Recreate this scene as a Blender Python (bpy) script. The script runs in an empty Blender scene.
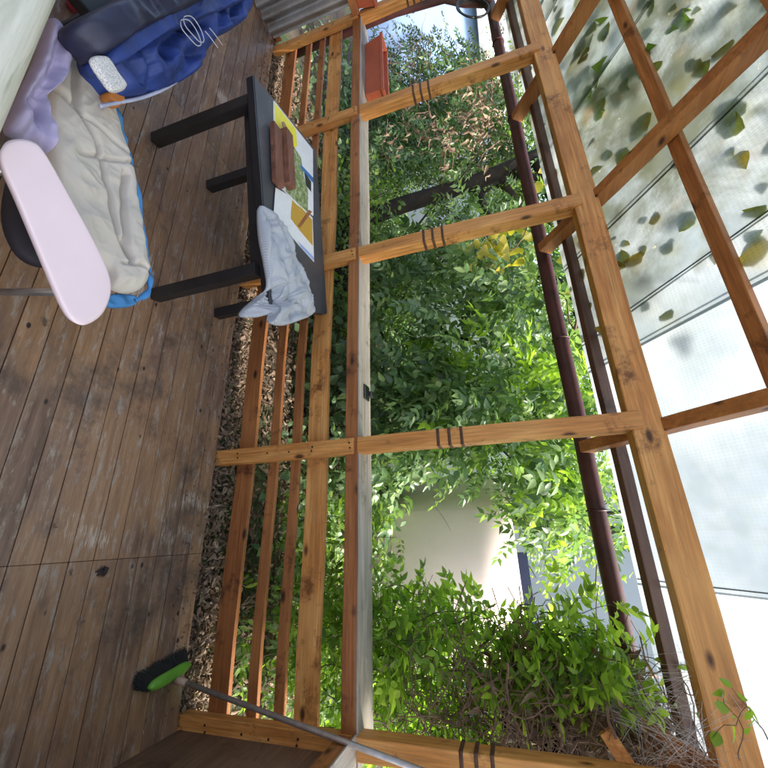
import bpy, bmesh, math, random
import numpy as np
from mathutils import Vector, Matrix, noise
random.seed(7); rng = np.random.default_rng(11)
sc = bpy.context.scene
# ------------------------------------------------------------------ camera, world, sun, exposure
FWD = Vector((-0.36516285, 0.88777784, -0.28019028)); RGT = Vector((0.93074323, 0.34191097, -0.12966853)); UPV = Vector((0.01931672, 0.30813534, 0.9511464))
EYE = Vector((0, 0, 1.70)); FPX = 384.138
cam = bpy.data.objects.new('camera', bpy.data.cameras.new('camera')); sc.collection.objects.link(cam)
M = Matrix((UPV, -RGT, -FWD)).transposed().to_4x4(); M.translation = EYE     # the phone was held on its side
cam.matrix_world = M
cam.data.sensor_width = 36; cam.data.lens = 36 * FPX / 768; cam.data.clip_start = .03; cam.data.clip_end = 1000
sc.camera = cam
SUN_EL, SUN_AZ = math.radians(52), math.radians(72)        # azimuth from +Y towards +X
w = bpy.data.worlds.new('World'); sc.world = w; w.use_nodes = True
nt = w.node_tree; sky = nt.nodes.new('ShaderNodeTexSky'); sky.sky_type = 'NISHITA'; sky.sun_disc = False
sky.sun_elevation = SUN_EL; sky.sun_rotation = SUN_AZ; sky.air_density = 1.0; sky.dust_density = 4.0; sky.ozone_density = .6
bg = nt.nodes['Background']; bg.inputs['Strength'].default_value = .15
nt.links.new(sky.outputs[0], bg.inputs['Color'])
sl = bpy.data.lights.new('sun', 'SUN'); sl.energy = 3.2; sl.angle = math.radians(12); sl.color = (1, .95, .88)
sun = bpy.data.objects.new('sun', sl); sc.collection.objects.link(sun)
sd = Vector((math.sin(SUN_AZ) * math.cos(SUN_EL), math.cos(SUN_AZ) * math.cos(SUN_EL), math.sin(SUN_EL)))
sun.rotation_euler = sd.to_track_quat('Z', 'Y').to_euler(); sun.location = (6, 8, 12)
sc.view_settings.view_transform = 'Standard'; sc.view_settings.look = 'None'; sc.view_settings.gamma = 1
sc.view_settings.use_curve_mapping = False; sc.view_settings.exposure = 1.75
sc.render.engine = 'CYCLES'; sc.cycles.max_bounces = 8; sc.cycles.transparent_max_bounces = 12

# ------------------------------------------------------------------ helpers
COL = sc.collection
def ray(px, py): return RGT * (py - 384) + UPV * (px - 384) + FWD * FPX
def at_z(px, py, z): v = ray(px, py); return EYE + v * ((z - EYE.z) / v.z)
def at_y(px, py, y): v = ray(px, py); return EYE + v * (y / v.y)
SL = .72
def roof_z(y, z0): return z0 + SL * (1.97 - y)

def N(nt, t, **k):
    n = nt.nodes.new(t)
    for a, b in k.items(): setattr(n, a, b)
    return n
def mat_base(name, rough=.6):
    m = bpy.data.materials.new(name); m.use_nodes = True
    b = m.node_tree.nodes['Principled BSDF']; b.inputs['Roughness'].default_value = rough
    return m, m.node_tree, b
def ramp(nt, stops):
    r = N(nt, 'ShaderNodeValToRGB'); e = r.color_ramp.elements
    while len(e) < len(stops): e.new(.5)
    for x, (p, c) in zip(e, stops): x.position = p; x.color = (*c, 1)
    return r
def texc(nt, scale=(1, 1, 1), which='Object', rot=(0, 0, 0)):
    t = N(nt, 'ShaderNodeTexCoord'); m = N(nt, 'ShaderNodeMapping'); m.inputs['Scale'].default_value = scale; m.inputs['Rotation'].default_value = rot
    nt.links.new(t.outputs[which], m.inputs['Vector']); return m.outputs[0]
def noi(nt, vec, scale, detail=4, rough=.6, dist=0):
    n = N(nt, 'ShaderNodeTexNoise'); n.inputs['Scale'].default_value = scale; n.inputs['Detail'].default_value = detail
    n.inputs['Roughness'].default_value = rough; n.inputs['Distortion'].default_value = dist; nt.links.new(vec, n.inputs['Vector']); return n.outputs['Fac']
def mixc(nt, fac, a, b, mode='MIX'):
    m = N(nt, 'ShaderNodeMix', data_type='RGBA', blend_type=mode)
    for s, v in ((m.inputs[0], fac), (m.inputs[6], a), (m.inputs[7], b)):
        if hasattr(v, 'links') or isinstance(v, bpy.types.NodeSocket): nt.links.new(v, s)
        elif isinstance(v, (int, float)): s.default_value = v
        else: s.default_value = (*v, 1)
    return m.outputs[2]
def bump(nt, b, h, st=.3, d=.01):
    n = N(nt, 'ShaderNodeBump'); n.inputs['Strength'].default_value = st; n.inputs['Distance'].default_value = d
    nt.links.new(h, n.inputs['Height']); nt.links.new(n.outputs[0], b.inputs['Normal'])
def thr(nt, v, lo, hi):
    m = N(nt, 'ShaderNodeMapRange'); m.inputs[1].default_value = lo; m.inputs[2].default_value = hi; nt.links.new(v, m.inputs[0]); return m.outputs[0]

def plain(name, col, rough=.6, var=.15, scale=8, metal=0, bmp=0):
    m, nt, b = mat_base(name, rough); b.inputs['Metallic'].default_value = metal
    v = texc(nt); f = noi(nt, v, scale, 5)
    r = ramp(nt, [(.3, tuple(c * (1 - var) for c in col)), (.7, tuple(min(1, c * (1 + var)) for c in col))]); nt.links.new(f, r.inputs[0])
    nt.links.new(r.outputs[0], b.inputs['Base Color'])
    if bmp: bump(nt, b, noi(nt, v, scale * 6, 4), bmp, .004)
    return m
def wood(name, axis, dark, mid, light, rough=.55, knots=True, rings=55, grey=None):
    m, nt, b = mat_base(name, rough)
    s = [1.0, 1.0, 1.0]
    for i in range(3): s[i] = 1.2 if i == axis else 14
    v = texc(nt, tuple(s)); g = noi(nt, v, 1.6, 6, .62, .6)
    v1 = texc(nt); big = noi(nt, v1, 1.3, 3)
    s2 = [60.0] * 3; s2[axis] = 2.0; fine = noi(nt, texc(nt, tuple(s2)), 1.5, 4, .7)
    r = ramp(nt, [(.25, dark), (.5, mid), (.75, light)]); nt.links.new(g, r.inputs[0])
    c = mixc(nt, thr(nt, fine, .35, .75), r.outputs[0], tuple(x * .42 for x in mid))
    c = mixc(nt, thr(nt, big, .45, .75), c, mixc(nt, .55, c, light, 'MIX'))
    if grey: c = mixc(nt, thr(nt, noi(nt, v1, 3.3, 6, .7), .45, .62), c, grey)
    # dark stains
    st = noi(nt, texc(nt, (1, 1, 1)), 5.5, 7, .72)
    c = mixc(nt, thr(nt, st, .56, .68), c, tuple(x * .5 for x in dark))
    if knots:
        s3 = [9.0] * 3; s3[axis] = 4.0
        vo = N(nt, 'ShaderNodeTexVoronoi'); vo.inputs['Scale'].default_value = 1; nt.links.new(texc(nt, tuple(s3)), vo.inputs['Vector'])
        k = N(nt, 'ShaderNodeMapRange'); k.inputs[1].default_value = .17; k.inputs[2].default_value = .07; nt.links.new(vo.outputs['Distance'], k.inputs[0])
        c = mixc(nt, k.outputs[0], c, tuple(x * .22 for x in dark))
    nt.links.new(c, b.inputs['Base Color']); bump(nt, b, fine, .35, .004)
    return m
OR = ((.36, .125, .026), (.68, .285, .068), (.86, .48, .16))
W = [wood('stained_pine_%d' % a, a, *OR) for a in range(3)]
WD = [wood('dark_pine_%d' % a, a, (.17, .052, .018), (.36, .125, .035), (.50, .21, .065)) for a in range(3)]
WR = [wood('rafter_pine_%d' % a, a, (.24, .078, .02), (.44, .165, .042), (.58, .26, .08)) for a in range(3)]
WG = [wood('weathered_grey_%d' % a, a, (.22, .18, .14), (.38, .33, .27), (.52, .47, .40), knots=False) for a in range(3)]
WB = [wood('brown_board_%d' % a, a, (.06, .025, .018), (.11, .05, .035), (.17, .09, .06), knots=False) for a in range(3)]

def link(name, me, parent=None, mat=None, smooth=False):
    o = bpy.data.objects.new(name, me); COL.objects.link(o)
    if mat: me.materials.append(mat)
    if smooth:
        for p in me.polygons: p.use_smooth = True
    if parent: o.parent = parent; me.transform(Matrix.Translation(-parent_loc(parent)))
    else:                                            # origin at the base
        co = np.empty(len(me.vertices) * 3); me.vertices.foreach_get('co', co); co = co.reshape(-1, 3)
        if len(co):
            c = Vector((co[:, 0].min() / 2 + co[:, 0].max() / 2, co[:, 1].min() / 2 + co[:, 1].max() / 2, co[:, 2].min()))
            me.transform(Matrix.Translation(-c)); o.location = c
    return o
def parent_loc(p):
    v = Vector(p.location)
    while p.parent: p = p.parent; v += p.location
    return v
def obj(name, bm, mat, parent=None, smooth=False):
    me = bpy.data.meshes.new(name); bm.to_mesh(me); bm.free(); return link(name, me, parent, mat, smooth)
def tag(o, label=None, cat=None, group=None, kind=None):
    if label: o['label'] = label
    if cat: o['category'] = cat
    if group: o['group'] = group
    if kind: o['kind'] = kind
    return o
def empty(name, loc, label, cat, group=None):
    e = bpy.data.objects.new(name, None); COL.objects.link(e); e.location = loc; e.empty_display_size = .1
    return tag(e, label, cat, group)
def copy_thing(root, delta, label, group=None):
    def rec(o, par):
        c = o.copy(); COL.objects.link(c)
        if par: c.parent = par
        for ch in [x for x in KIDS[o]]: rec(ch, c)
        return c
    KIDS = {}
    def walk(o): KIDS[o] = list(o.children); [walk(k) for k in KIDS[o]]
    walk(root); c = rec(root, None); c.location = root.location + Vector(delta); c['label'] = label
    if group: c['group'] = group
    return c
def box(bm, x0, x1, y0, y1, z0, z1, bev=.004, m=None):
    r = bmesh.ops.create_cube(bm, size=1); vs = r['verts']
    for v in vs: v.co = Vector(((x0 + x1) / 2 + v.co.x * (x1 - x0), (y0 + y1) / 2 + v.co.y * (y1 - y0), (z0 + z1) / 2 + v.co.z * (z1 - z0)))
    if bev:
        es = list({e for v in vs for e in v.link_edges}); rr = bmesh.ops.bevel(bm, geom=es, offset=bev, segments=2, affect='EDGES', profile=.6)
        vs = list({v for f in rr['faces'] for v in f.verts} | {v for v in vs if v.is_valid})
    if m is not None: bmesh.ops.transform(bm, matrix=m, verts=vs)
    return bm
def boxo(name, dims, mat, parent=None, bev=.004, m=None):
    bm = bmesh.new(); box(bm, *dims, bev=bev, m=m); return obj(name, bm, mat, parent)
def beam(name, a, b, w, h, mat, parent=None, up=(0, 0, 1), bev=.004, wob=.0, segs=1):
    """a straight timber from a to b, w across, h high; a,b run along its centre"""
    a, b = Vector(a), Vector(b); d = (b - a); L = d.length; d.normalize(); s = d.cross(Vector(up)).normalized(); u = s.cross(d)
    bm = bmesh.new(); box(bm, 0, L, -w / 2, w / 2, -h / 2, h / 2, bev)
    if wob:
        bmesh.ops.bisect_plane
        for k in range(1, 14): bmesh.ops.bisect_plane(bm, geom=bm.verts[:] + bm.edges[:] + bm.faces[:], plane_co=(L * k / 14, 0, 0), plane_no=(1, 0, 0))
        for v in bm.verts:
            v.co.y += wob * noise.noise(Vector((v.co.x * 1.7, 3.1 + a.x, a.z))); v.co.z += wob * noise.noise(Vector((v.co.x * 1.9, 9.1 + a.x, a.y)))
    mt = Matrix((d, s, u)).transposed().to_4x4(); mt.translation = a; bm.transform(mt); return obj(name, bm, mat, parent)
def tube_mesh(bm, pts, rad, n=8, cap=True):
    pts = [Vector(p) for p in pts]; rings = []; up = Vector((.13, .27, .95)); prev = None
    for i, p in enumerate(pts):
        d = (pts[min(i + 1, len(pts) - 1)] - pts[max(i - 1, 0)]).normalized()
        if prev is None: s = d.cross(up if abs(d.dot(up)) < .95 else Vector((1, 0, 0))).normalized()
        else: s = (prev - d * prev.dot(d)).normalized()
        prev = s; t = d.cross(s); r = rad[i] if hasattr(rad, '__len__') else rad
        rings.append([bm.verts.new(p + (s * math.cos(2 * math.pi * k / n) + t * math.sin(2 * math.pi * k / n)) * r) for k in range(n)])
    for a, b in zip(rings, rings[1:]):
        for k in range(n): bm.faces.new((a[k], a[(k + 1) % n], b[(k + 1) % n], b[k]))
    if cap: bm.faces.new(rings[0][::-1]); bm.faces.new(rings[-1])
    return bm
def tube(name, pts, rad, mat, parent=None, n=10):
    bm = bmesh.new(); tube_mesh(bm, pts, rad, n); return obj(name, bm, mat, parent, smooth=True)
def catmull(P, k=6, closed=True):
    out = []; n = len(P)
    for i in range(n if closed else n - 1):
        g = lambda j: P[j % n] if closed else P[max(0, min(n - 1, j))]
        p0, p1, p2, p3 = g(i - 1), g(i), g(i + 1), g(i + 2)
        for s in range(k):
            t = s / k; out.append(.5 * ((2 * p1) + (p2 - p0) * t + (2 * p0 - 5 * p1 + 4 * p2 - p3) * t * t + (3 * p1 - p0 - 3 * p2 + p3) * t ** 3))
    if not closed: out.append(P[-1])
    return out
def cushion(name, outline, hfun, mat, parent=None, thick=.02, rings=44, k=10, centre=None, under=.6, ex=10):
    """a soft closed sheet: outline is a list of world points, hfun(x, y) adds to z"""
    P = catmull([Vector(p) for p in outline], k); c = Vector(centre) if centre else sum(P, Vector()) / len(P)
    bm = bmesh.new(); top = []; n = len(P)
    for r in range(1, rings + 1):
        t = r / rings; row = []
        for p in P:
            q = c.lerp(p, t); e = math.sqrt(max(0, 1 - t ** ex)); q = Vector((q.x, q.y, q.z + thick * e + hfun(q.x, q.y) * (.25 + .75 * e))); row.append(bm.verts.new(q))
        top.append(row)
    ct = bm.verts.new((c.x, c.y, c.z + thick + hfun(c.x, c.y)))
    for i in range(n): bm.faces.new((ct, top[0][i], top[0][(i + 1) % n]))
    for a, b in zip(top, top[1:]):
        for i in range(n): bm.faces.new((a[i], b[i], b[(i + 1) % n], a[(i + 1) % n]))
    last = top[-1]
    for t, dz in ((.97, .7), (.8, 1), (.4, 1)):
        row = [bm.verts.new(c.lerp(p, t) - Vector((0, 0, thick * under * dz))) for p in P]
        for i in range(n): bm.faces.new((last[i], row[i], row[(i + 1) % n], last[(i + 1) % n]))
        last = row
    bm.faces.new(last); bmesh.ops.recalc_face_normals(bm, faces=bm.faces[:])
    return obj(name, bm, mat, parent, smooth=True)
def segd(x, y, a, b):
    ax, ay, bx, by = a[0], a[1], b[0], b[1]; dx, dy = bx - ax, by - ay; t = max(0, min(1, ((x - ax) * dx + (y - ay) * dy) / (dx * dx + dy * dy + 1e-12)))
    return math.hypot(x - ax - dx * t, y - ay - dy * t)
def creases(lines, depth, width):
    return lambda x, y: -sum(depth * math.exp(-(min(segd(x, y, a, b) for a, b in zip(l, l[1:])) / width) ** 2) for l in lines)

# ------------------------------------------------------------------ ground and floor
m_ground, nt, b = mat_base('soil', .95)
v = texc(nt); r = ramp(nt, [(.3, (.035, .024, .015)), (.55, (.075, .055, .035)), (.75, (.10, .085, .05))]); nt.links.new(noi(nt, v, 3, 9, .7), r.inputs[0])
c = mixc(nt, thr(nt, noi(nt, v, .8, 4), .48, .6), r.outputs[0], (.045, .07, .02)); nt.links.new(c, b.inputs['Base Color']); bump(nt, b, noi(nt, v, 30, 6), .8, .03)
bm = bmesh.new()
xs = sorted(set([-300, -120, -50, -20] + [round(-14 + .5 * i, 2) for i in range(49)] + [20, 50, 120, 300])); ys = sorted(set([-300, -100, -30] + [-5.0] + [2.25 + .5 * i for i in range(28)] + [30, 80, 300]))
G = {}
for i, x in enumerate(xs):
    for j, y in enumerate(ys):
        z = -.16 + (.09 * noise.noise(Vector((x * .5, y * .5, 0))) if 2.5 < y < 17 and -14 < x < 11 else 0)
        G[i, j] = bm.verts.new((x, y, z - (.3 if y < 0 and -20 < x < 20 else 0)))
for i in range(len(xs) - 1):
    for j in range(len(ys) - 1): bm.faces.new((G[i, j], G[i + 1, j], G[i + 1, j + 1], G[i, j + 1]))
tag(obj('ground', bm, m_ground), kind='structure')

m_floor, nt, b = mat_base('worn_floor_paint', .34)
v = texc(nt); oi = N(nt, 'ShaderNodeNewGeometry'); rnd = oi.outputs['Random Per Island']
g = noi(nt, texc(nt, (1.3, 16, 16)), 2.2, 7, .65, .5)
r = ramp(nt, [(.25, (.085, .050, .036)), (.5, (.18, .113, .08)), (.78, (.29, .20, .145))]); nt.links.new(g, r.inputs[0]); c = r.outputs[0]
worn = N(nt, 'ShaderNodeMath', operation='ADD'); nt.links.new(noi(nt, texc(nt, (.9, 1.6, 1)), 1.5, 8, .66), worn.inputs[0]); 
mm = N(nt, 'ShaderNodeMath', operation='MULTIPLY'); mm.inputs[1].default_value = .10; nt.links.new(rnd, mm.inputs[0]); nt.links.new(mm.outputs[0], worn.inputs[1])
gold = ramp(nt, [(.3, (.18, .10, .056)), (.7, (.34, .21, .12))]); nt.links.new(noi(nt, texc(nt, (2, 26, 10)), 2, 6, .7), gold.inputs[0])
c = mixc(nt, thr(nt, worn.outputs[0], .50, .60), c, gold.outputs[0])
greyp = noi(nt, texc(nt, (2.2, 9, 1)), 3.1, 9, .78); c = mixc(nt, thr(nt, greyp, .53, .62), c, (.31, .262, .215))
sc0 = N(nt, 'ShaderNodeMath', operation='MULTIPLY'); nt.links.new(noi(nt, texc(nt, (3, 30, 1)), 3.0, 8, .8), sc0.inputs[0]); nt.links.new(thr(nt, noi(nt, v, 1.7, 3), .40, .75), sc0.inputs[1]); sc1 = N(nt, 'ShaderNodeMath', operation='ADD'); nt.links.new(sc0.outputs[0], sc1.inputs[0]); sc1.inputs[1].default_value = .26; scr = sc1.outputs[0]; c = mixc(nt, thr(nt, scr, .60, .66), c, (.44, .38, .32))
sta = noi(nt, v, 2.3, 10, .74); c = mixc(nt, thr(nt, sta, .53, .68), c, (.065, .048, .042))
vo = N(nt, 'ShaderNodeTexVoronoi'); vo.inputs['Scale'].default_value = 7; nt.links.new(texc(nt, (.8, 1.3, 1)), vo.inputs['Vector'])
k = N(nt, 'ShaderNodeMapRange'); k.inputs[1].default_value = .09; k.inputs[2].default_value = .05; nt.links.new(vo.outputs['Distance'], k.inputs[0]); c = mixc(nt, k.outputs[0], c, (.02, .014, .012))
dull = N(nt, 'ShaderNodeMapRange'); dull.inputs[3].default_value = .9; dull.inputs[4].default_value = 1.1; nt.links.new(rnd, dull.inputs[0])
hs = N(nt, 'ShaderNodeHueSaturation'); nt.links.new(dull.outputs[0], hs.inputs['Value']); nt.links.new(c, hs.inputs['Color'])
nt.links.new(hs.outputs[0], b.inputs['Base Color']); rr = N(nt, 'ShaderNodeMapRange'); rr.inputs[3].default_value = .22; rr.inputs[4].default_value = .55; nt.links.new(greyp, rr.inputs[0]); nt.links.new(rr.outputs[0], b.inputs['Roughness'])
bump(nt, b, g, .25, .004)
bm = bmesh.new(); y = 1.925; k = 0
while y > -3.15:
    w_ = .104 + .006 * random.uniform(-1, 1)
    for x0, x1 in ((-5.2, -2.58), (-2.5785, .0765), (.078, .93)):
        dz = random.uniform(-.0012, .0012); box(bm, x0, x1, y - w_ + .0035, y, -.028, dz, bev=.0022)
    y -= w_
o = tag(obj('deck_floor', bm, m_floor), kind='structure')
boxo('deck_underframe', (-5.2, .93, -3.15, 1.90, -.45, -.03), WB[0], bev=0)['kind'] = 'structure'

# the house behind the camera, unseen, set back so sky light reaches the posts
m_render = plain('unseen_house_render', (.52, .48, .40), .9, .1, 4, bmp=.3)
hw = empty('unseen_house_wall', (-2, -3.2, 0), 'unseen cream rendered house wall behind the camera, set back for light on the posts', 'wall')
boxo('wall', (-5.4, 1.1, -3.4, -3.2, -.4, 3.2), m_render, hw, bev=0)
boxo('unseen_door', (-1.4, -.5, -3.198, -3.16, 0, 2.05), WB[2], hw)

# ------------------------------------------------------------------ posts, rails, beams
PX = (.85, -.46, -1.775, -3.22, -4.57)
m_band = plain('dark_wire_band', (.085, .038, .02), .7, .5, 30)
base = empty('deck_post', (PX[1], 1.98, 0), 'middle orange pine post with a dark wire band trio, nearest the metal clip', 'post', 'orange posts along the railing')
X = PX[1]
boxo('lower_post', (X - .045, X + .045, 1.935, 1.995, -.02, .905), W[2], base, .005)
bm = bmesh.new(); box(bm, X - .046, X + .040, 1.938, 2.03, .9235, 2.30, .008)
for kz in range(1, 12): bmesh.ops.bisect_plane(bm, geom=bm.verts[:] + bm.edges[:] + bm.faces[:], plane_co=(0, 0, .93 + .115 * kz), plane_no=(0, 0, 1))
for vv in bm.verts: vv.co.x += .006 * noise.noise(Vector((vv.co.z * 2.1, 5, 0))); vv.co.y += .003 * noise.noise(Vector((vv.co.z * 2.3, 8, 0)))
obj('upper_post', bm, W[2], base)
for zb in (1.366, 1.424, 1.486):
    bm = bmesh.new(); box(bm, X - .0505, X + .0445, 1.9335, 2.034, zb, zb + .017, .005); obj('wire_band', bm, m_band, base)
m_screw = plain('screw_head', (.06, .055, .05), .35, .2, 10, .8)
for zx, zs in ((.012, .155), (-.014, .15), (.01, .65), (-.012, .655), (.0, .36), (.004, .505), (.012, .885), (-.016, .88)):
    bm = bmesh.new(); bmesh.ops.create_cone(bm, cap_ends=True, segments=12, radius1=.0055, radius2=.005, depth=.003); bm.transform(Matrix.Translation((X + zx, 1.9345, zs)) @ Matrix.Rotation(math.pi / 2, 4, 'X')); obj('screw', bm, m_screw, base)
labs = ['orange pine corner post rising out of the dry vine tangle', None, 'orange pine post beside the dark side table, one bay from the metal clip', 'orange pine post between the terracotta planter and the table', 'orange pine end post where the corrugated metal panel meets the railing']
for x, l in zip(PX, labs):
    if l: copy_thing(base, (x - X, 0, 0), l)

rl = empty('deck_railing', (-1.9, 2.05, 0), 'long brown timber railing with horizontal boards and a weathered grey handrail', 'railing')
beam('handrail', (-4.62, 2.05, .8865), (.93, 2.05, .8865), .195, .073, WD[0], rl, wob=.006, bev=.004)
beam('handrail_cap', (-4.62, 2.052, .9275), (.93, 2.052, .9275), .20, .008, WG[0], rl, bev=.002, wob=.006)
for z0, z1, y0, mt in ((.10, .213, 2.0, WD[0]), (.325, .383, 2.0, WD[0]), (.478, .532, 2.0, WD[0]), (.588, .712, 1.998, W[0])):
    beam('rail_board', (-4.6, y0 + .014, (z0 + z1) / 2), (.9, y0 + .014, (z0 + z1) / 2), .028, z1 - z0, mt, rl, wob=.012, bev=.003)
# right end of the deck: solid side panel with its own grey cap
sr = empty('side_railing', (.86, .5, 0), 'solid brown plywood side panel under a grey cap at the broom corner', 'railing')
boxo('panel', (.865, .885, -.9, 1.93, 0.005, .83), wood('plywood', 1, (.10, .06, .035), (.17, .10, .06), (.24, .15, .09), knots=False), sr, .002)
boxo('handrail', (.80, .93, -.9, 1.935, .85, .923), WD[1], sr, .005); boxo('handrail_cap', (.795, .935, -.9, 1.94, .924, .932), WG[1], sr, .002)
# left end: corrugated metal
m_corr, nt, b = mat_base('galvanised_metal', .42); b.inputs['Metallic'].default_value = .75
v = texc(nt); r = ramp(nt, [(.4, (.42, .44, .46)), (.6, (.30, .30, .30)), (.72, (.22, .13, .07))]); nt.links.new(noi(nt, v, 4, 7, .7), r.inputs[0]); nt.links.new(r.outputs[0], b.inputs['Base Color'])
lr = empty('side_railing', (-4.6, .5, 0), 'corrugated grey metal side panel with timber edging at the far end of the deck', 'railing')
bm = bmesh.new(); prev = None
for i in range(260):
    y = -.9 + i * 2.78 / 259; x = -4.60 + .024 * math.sin(y * 2 * math.pi / .105)
    cur = [bm.verts.new((x, y, .03)), bm.verts.new((x, y, .86)), bm.verts.new((x - .002, y, .03)), bm.verts.new((x - .002, y, .86))]
    if prev: bm.faces.new((prev[0], cur[0], cur[1], prev[1])); bm.faces.new((prev[2], prev[3], cur[3], cur[2]))
    prev = cur
obj('metal_panel', bm, m_corr, lr, smooth=True)
boxo('handrail', (-4.68, -4.53, -.9, 1.935, .855, .925), WD[1], lr)
boxo('bottom_rail', (-4.66, -4.635, -.9, 1.93, .005, .09), WD[1], lr)

# top plate
def bigbeam():
    o = beam('roof_beam', (-5.3, 2.0, 2.318), (3.4, 2.0, 2.318), .10, .132, W[0], None, wob=.012, bev=.008)
    return tag(o, 'thick orange pine beam running along the top of the posts', 'beam')
bigbeam()
# rafters (on the beam), purlins (on the rafters), sheets (on the purlins)
def roofpt(x, y, z0): return Vector((x, y, roof_z(y, z0)))
nup = Vector((0, SL, 1)).normalized()
RAF = [(-4.52, 'darkest rafter at the far end of the roof beside the coiled hose'), (-3.13, 'short looking dark rafter crossing the top beam above the planter post'), (-1.80, 'orange rafter rising from the beam above the side table under the leaf stained sheets'),
       (-.43, 'orange rafter above the middle post where the roof sheets turn clear'), (.86, 'rafter over the corner post above the dry vine tangle')]
for x, l in RAF:
    o = beam('rafter', roofpt(x, 2.335 + .03, 2.352 + .058), roofpt(x + .01, -.86, 2.352 + .058), .062, .094, WR[1], None, up=nup, wob=.010, bev=.006)
    tag(o, l, 'rafter', 'rafters under the clear roof')
for y, l, ww, z0, hh, mt in ((2.30, 'dark brown eave purlin just above the red gutter', .035, 2.505, .09, WB[0]), (1.71, 'orange purlin crossing above the rafters, second from the eave', .062, 2.505, .045, WR[0]), (1.33, 'orange purlin crossing above the rafters, third from the eave', .062, 2.505, .045, WR[0]), (.6, 'orange purlin nearest the house wall', .062, 2.505, .045, WR[0])):
    o = beam('purlin', roofpt(-5.25, y, z0), roofpt(3.4, y, z0), ww, hh, mt, None, up=nup, wob=.01, bev=.005); tag(o, l, 'purlin', 'purlins under the clear roof')

# translucent sheets
m_sheet = bpy.data.materials.new('translucent_sheet'); m_sheet.use_nodes = True; nt = m_sheet.node_tree; nt.nodes.remove(nt.nodes['Principled BSDF']); out = nt.nodes['Material Output']
v = texc(nt, which='Object'); ge = N(nt, 'ShaderNodeNewGeometry'); vw = ge.outputs['Position']
dirt = noi(nt, vw, 2.1, 9, .68, .3); sx = N(nt, 'ShaderNodeSeparateXYZ'); nt.links.new(vw, sx.inputs[0])
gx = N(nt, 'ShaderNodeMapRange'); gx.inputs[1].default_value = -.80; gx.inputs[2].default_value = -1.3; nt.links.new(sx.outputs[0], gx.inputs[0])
dm = N(nt, 'ShaderNodeMath', operation='MULTIPLY'); nt.links.new(thr(nt, dirt, .33, .60), dm.inputs[0]); nt.links.new(gx.outputs[0], dm.inputs[1])
wv = N(nt, 'ShaderNodeTexWave'); wv.inputs['Scale'].default_value = 22; wv.bands_direction = 'X'; nt.links.new(vw, wv.inputs['Vector'])
wv2 = N(nt, 'ShaderNodeTexWave'); wv2.inputs['Scale'].default_value = 22; wv2.bands_direction = 'Y'; nt.links.new(vw, wv2.inputs['Vector'])
wm = N(nt, 'ShaderNodeMath', operation='MULTIPLY'); nt.links.new(wv.outputs['Fac'], wm.inputs[0]); nt.links.new(wv2.outputs['Fac'], wm.inputs[1])
base_c = mixc(nt, wm.outputs[0], (.315, .34, .355), (.25, .275, .29))
base_c = mixc(nt, thr(nt, noi(nt, texc(nt, (1, 1, 1), 'Object'), .9, 5, .6), .42, .62), base_c, (.165, .195, .21))
col = mixc(nt, dm.outputs[0], base_c, (.078, .086, .068))
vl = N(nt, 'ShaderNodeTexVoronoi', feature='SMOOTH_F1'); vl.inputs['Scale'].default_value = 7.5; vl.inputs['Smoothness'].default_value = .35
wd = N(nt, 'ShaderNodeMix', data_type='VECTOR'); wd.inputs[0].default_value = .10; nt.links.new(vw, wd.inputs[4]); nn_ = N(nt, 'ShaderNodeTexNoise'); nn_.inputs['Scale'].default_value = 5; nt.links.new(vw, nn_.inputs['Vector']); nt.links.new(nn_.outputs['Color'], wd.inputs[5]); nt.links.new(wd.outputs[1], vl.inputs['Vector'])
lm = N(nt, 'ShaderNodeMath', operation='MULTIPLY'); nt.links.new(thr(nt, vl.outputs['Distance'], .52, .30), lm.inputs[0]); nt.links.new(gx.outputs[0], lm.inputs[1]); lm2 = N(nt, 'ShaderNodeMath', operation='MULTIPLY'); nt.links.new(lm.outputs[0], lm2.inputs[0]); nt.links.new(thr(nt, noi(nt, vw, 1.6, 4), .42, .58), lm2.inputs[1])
lc_ = ramp(nt, [(.4, (.055, .06, .035)), (.55, (.085, .085, .05)), (.68, (.17, .10, .045))]); nt.links.new(noi(nt, vw, 3.7, 2), lc_.inputs[0]); col = mixc(nt, lm2.outputs[0], col, lc_.outputs[0])  # brown-green blotches painted in for the blurred shadows of leaves lying above
sp = noi(nt, vw, 26, 6, .7); col = mixc(nt, thr(nt, sp, .66, .72), col, (.30, .28, .2))
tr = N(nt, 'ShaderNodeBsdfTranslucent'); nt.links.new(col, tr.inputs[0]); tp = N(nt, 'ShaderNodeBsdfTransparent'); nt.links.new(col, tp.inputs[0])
gl = N(nt, 'ShaderNodeBsdfGlossy'); gl.inputs['Roughness'].default_value = .25
ms = N(nt, 'ShaderNodeMixShader'); ms.inputs[0].default_value = .13; nt.links.new(tr.outputs[0], ms.inputs[1]); nt.links.new(tp.outputs[0], ms.inputs[2])
m2 = N(nt, 'ShaderNodeMixShader'); m2.inputs[0].default_value = .05; nt.links.new(ms.outputs[0], m2.inputs[1]); nt.links.new(gl.outputs[0], m2.inputs[2]); nt.links.new(m2.outputs[0], out.inputs['Surface'])
m_seam = plain('grimy_seam', (.06, .07, .06), .8)
SH = [(-5.3, -3.72, -.1, 'leaf strewn clear roof sheet furthest along the roof, over the coiled hose'), (-3.72, -2.62, -.1, 'leaf stained translucent roof sheet over the planter end of the beam'), (-2.62, -1.62, -.12, 'murky translucent roof sheet heavy with fallen leaves above the table'),
      (-1.62, -1.06, -.10, 'narrow translucent roof sheet beside the leafy one, half stained'), (-1.06, -.88, -.10, 'slim timber patterned overlap strip between stained and clean roof sheets'), (-.88, .25, -.03, 'clean bright translucent roof sheet over the middle post'), (.25, 3.4, 0, 'clean white translucent roof sheet over the vine corner')]  # last sheet carried on out of view to screen the deck from direct sun
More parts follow.
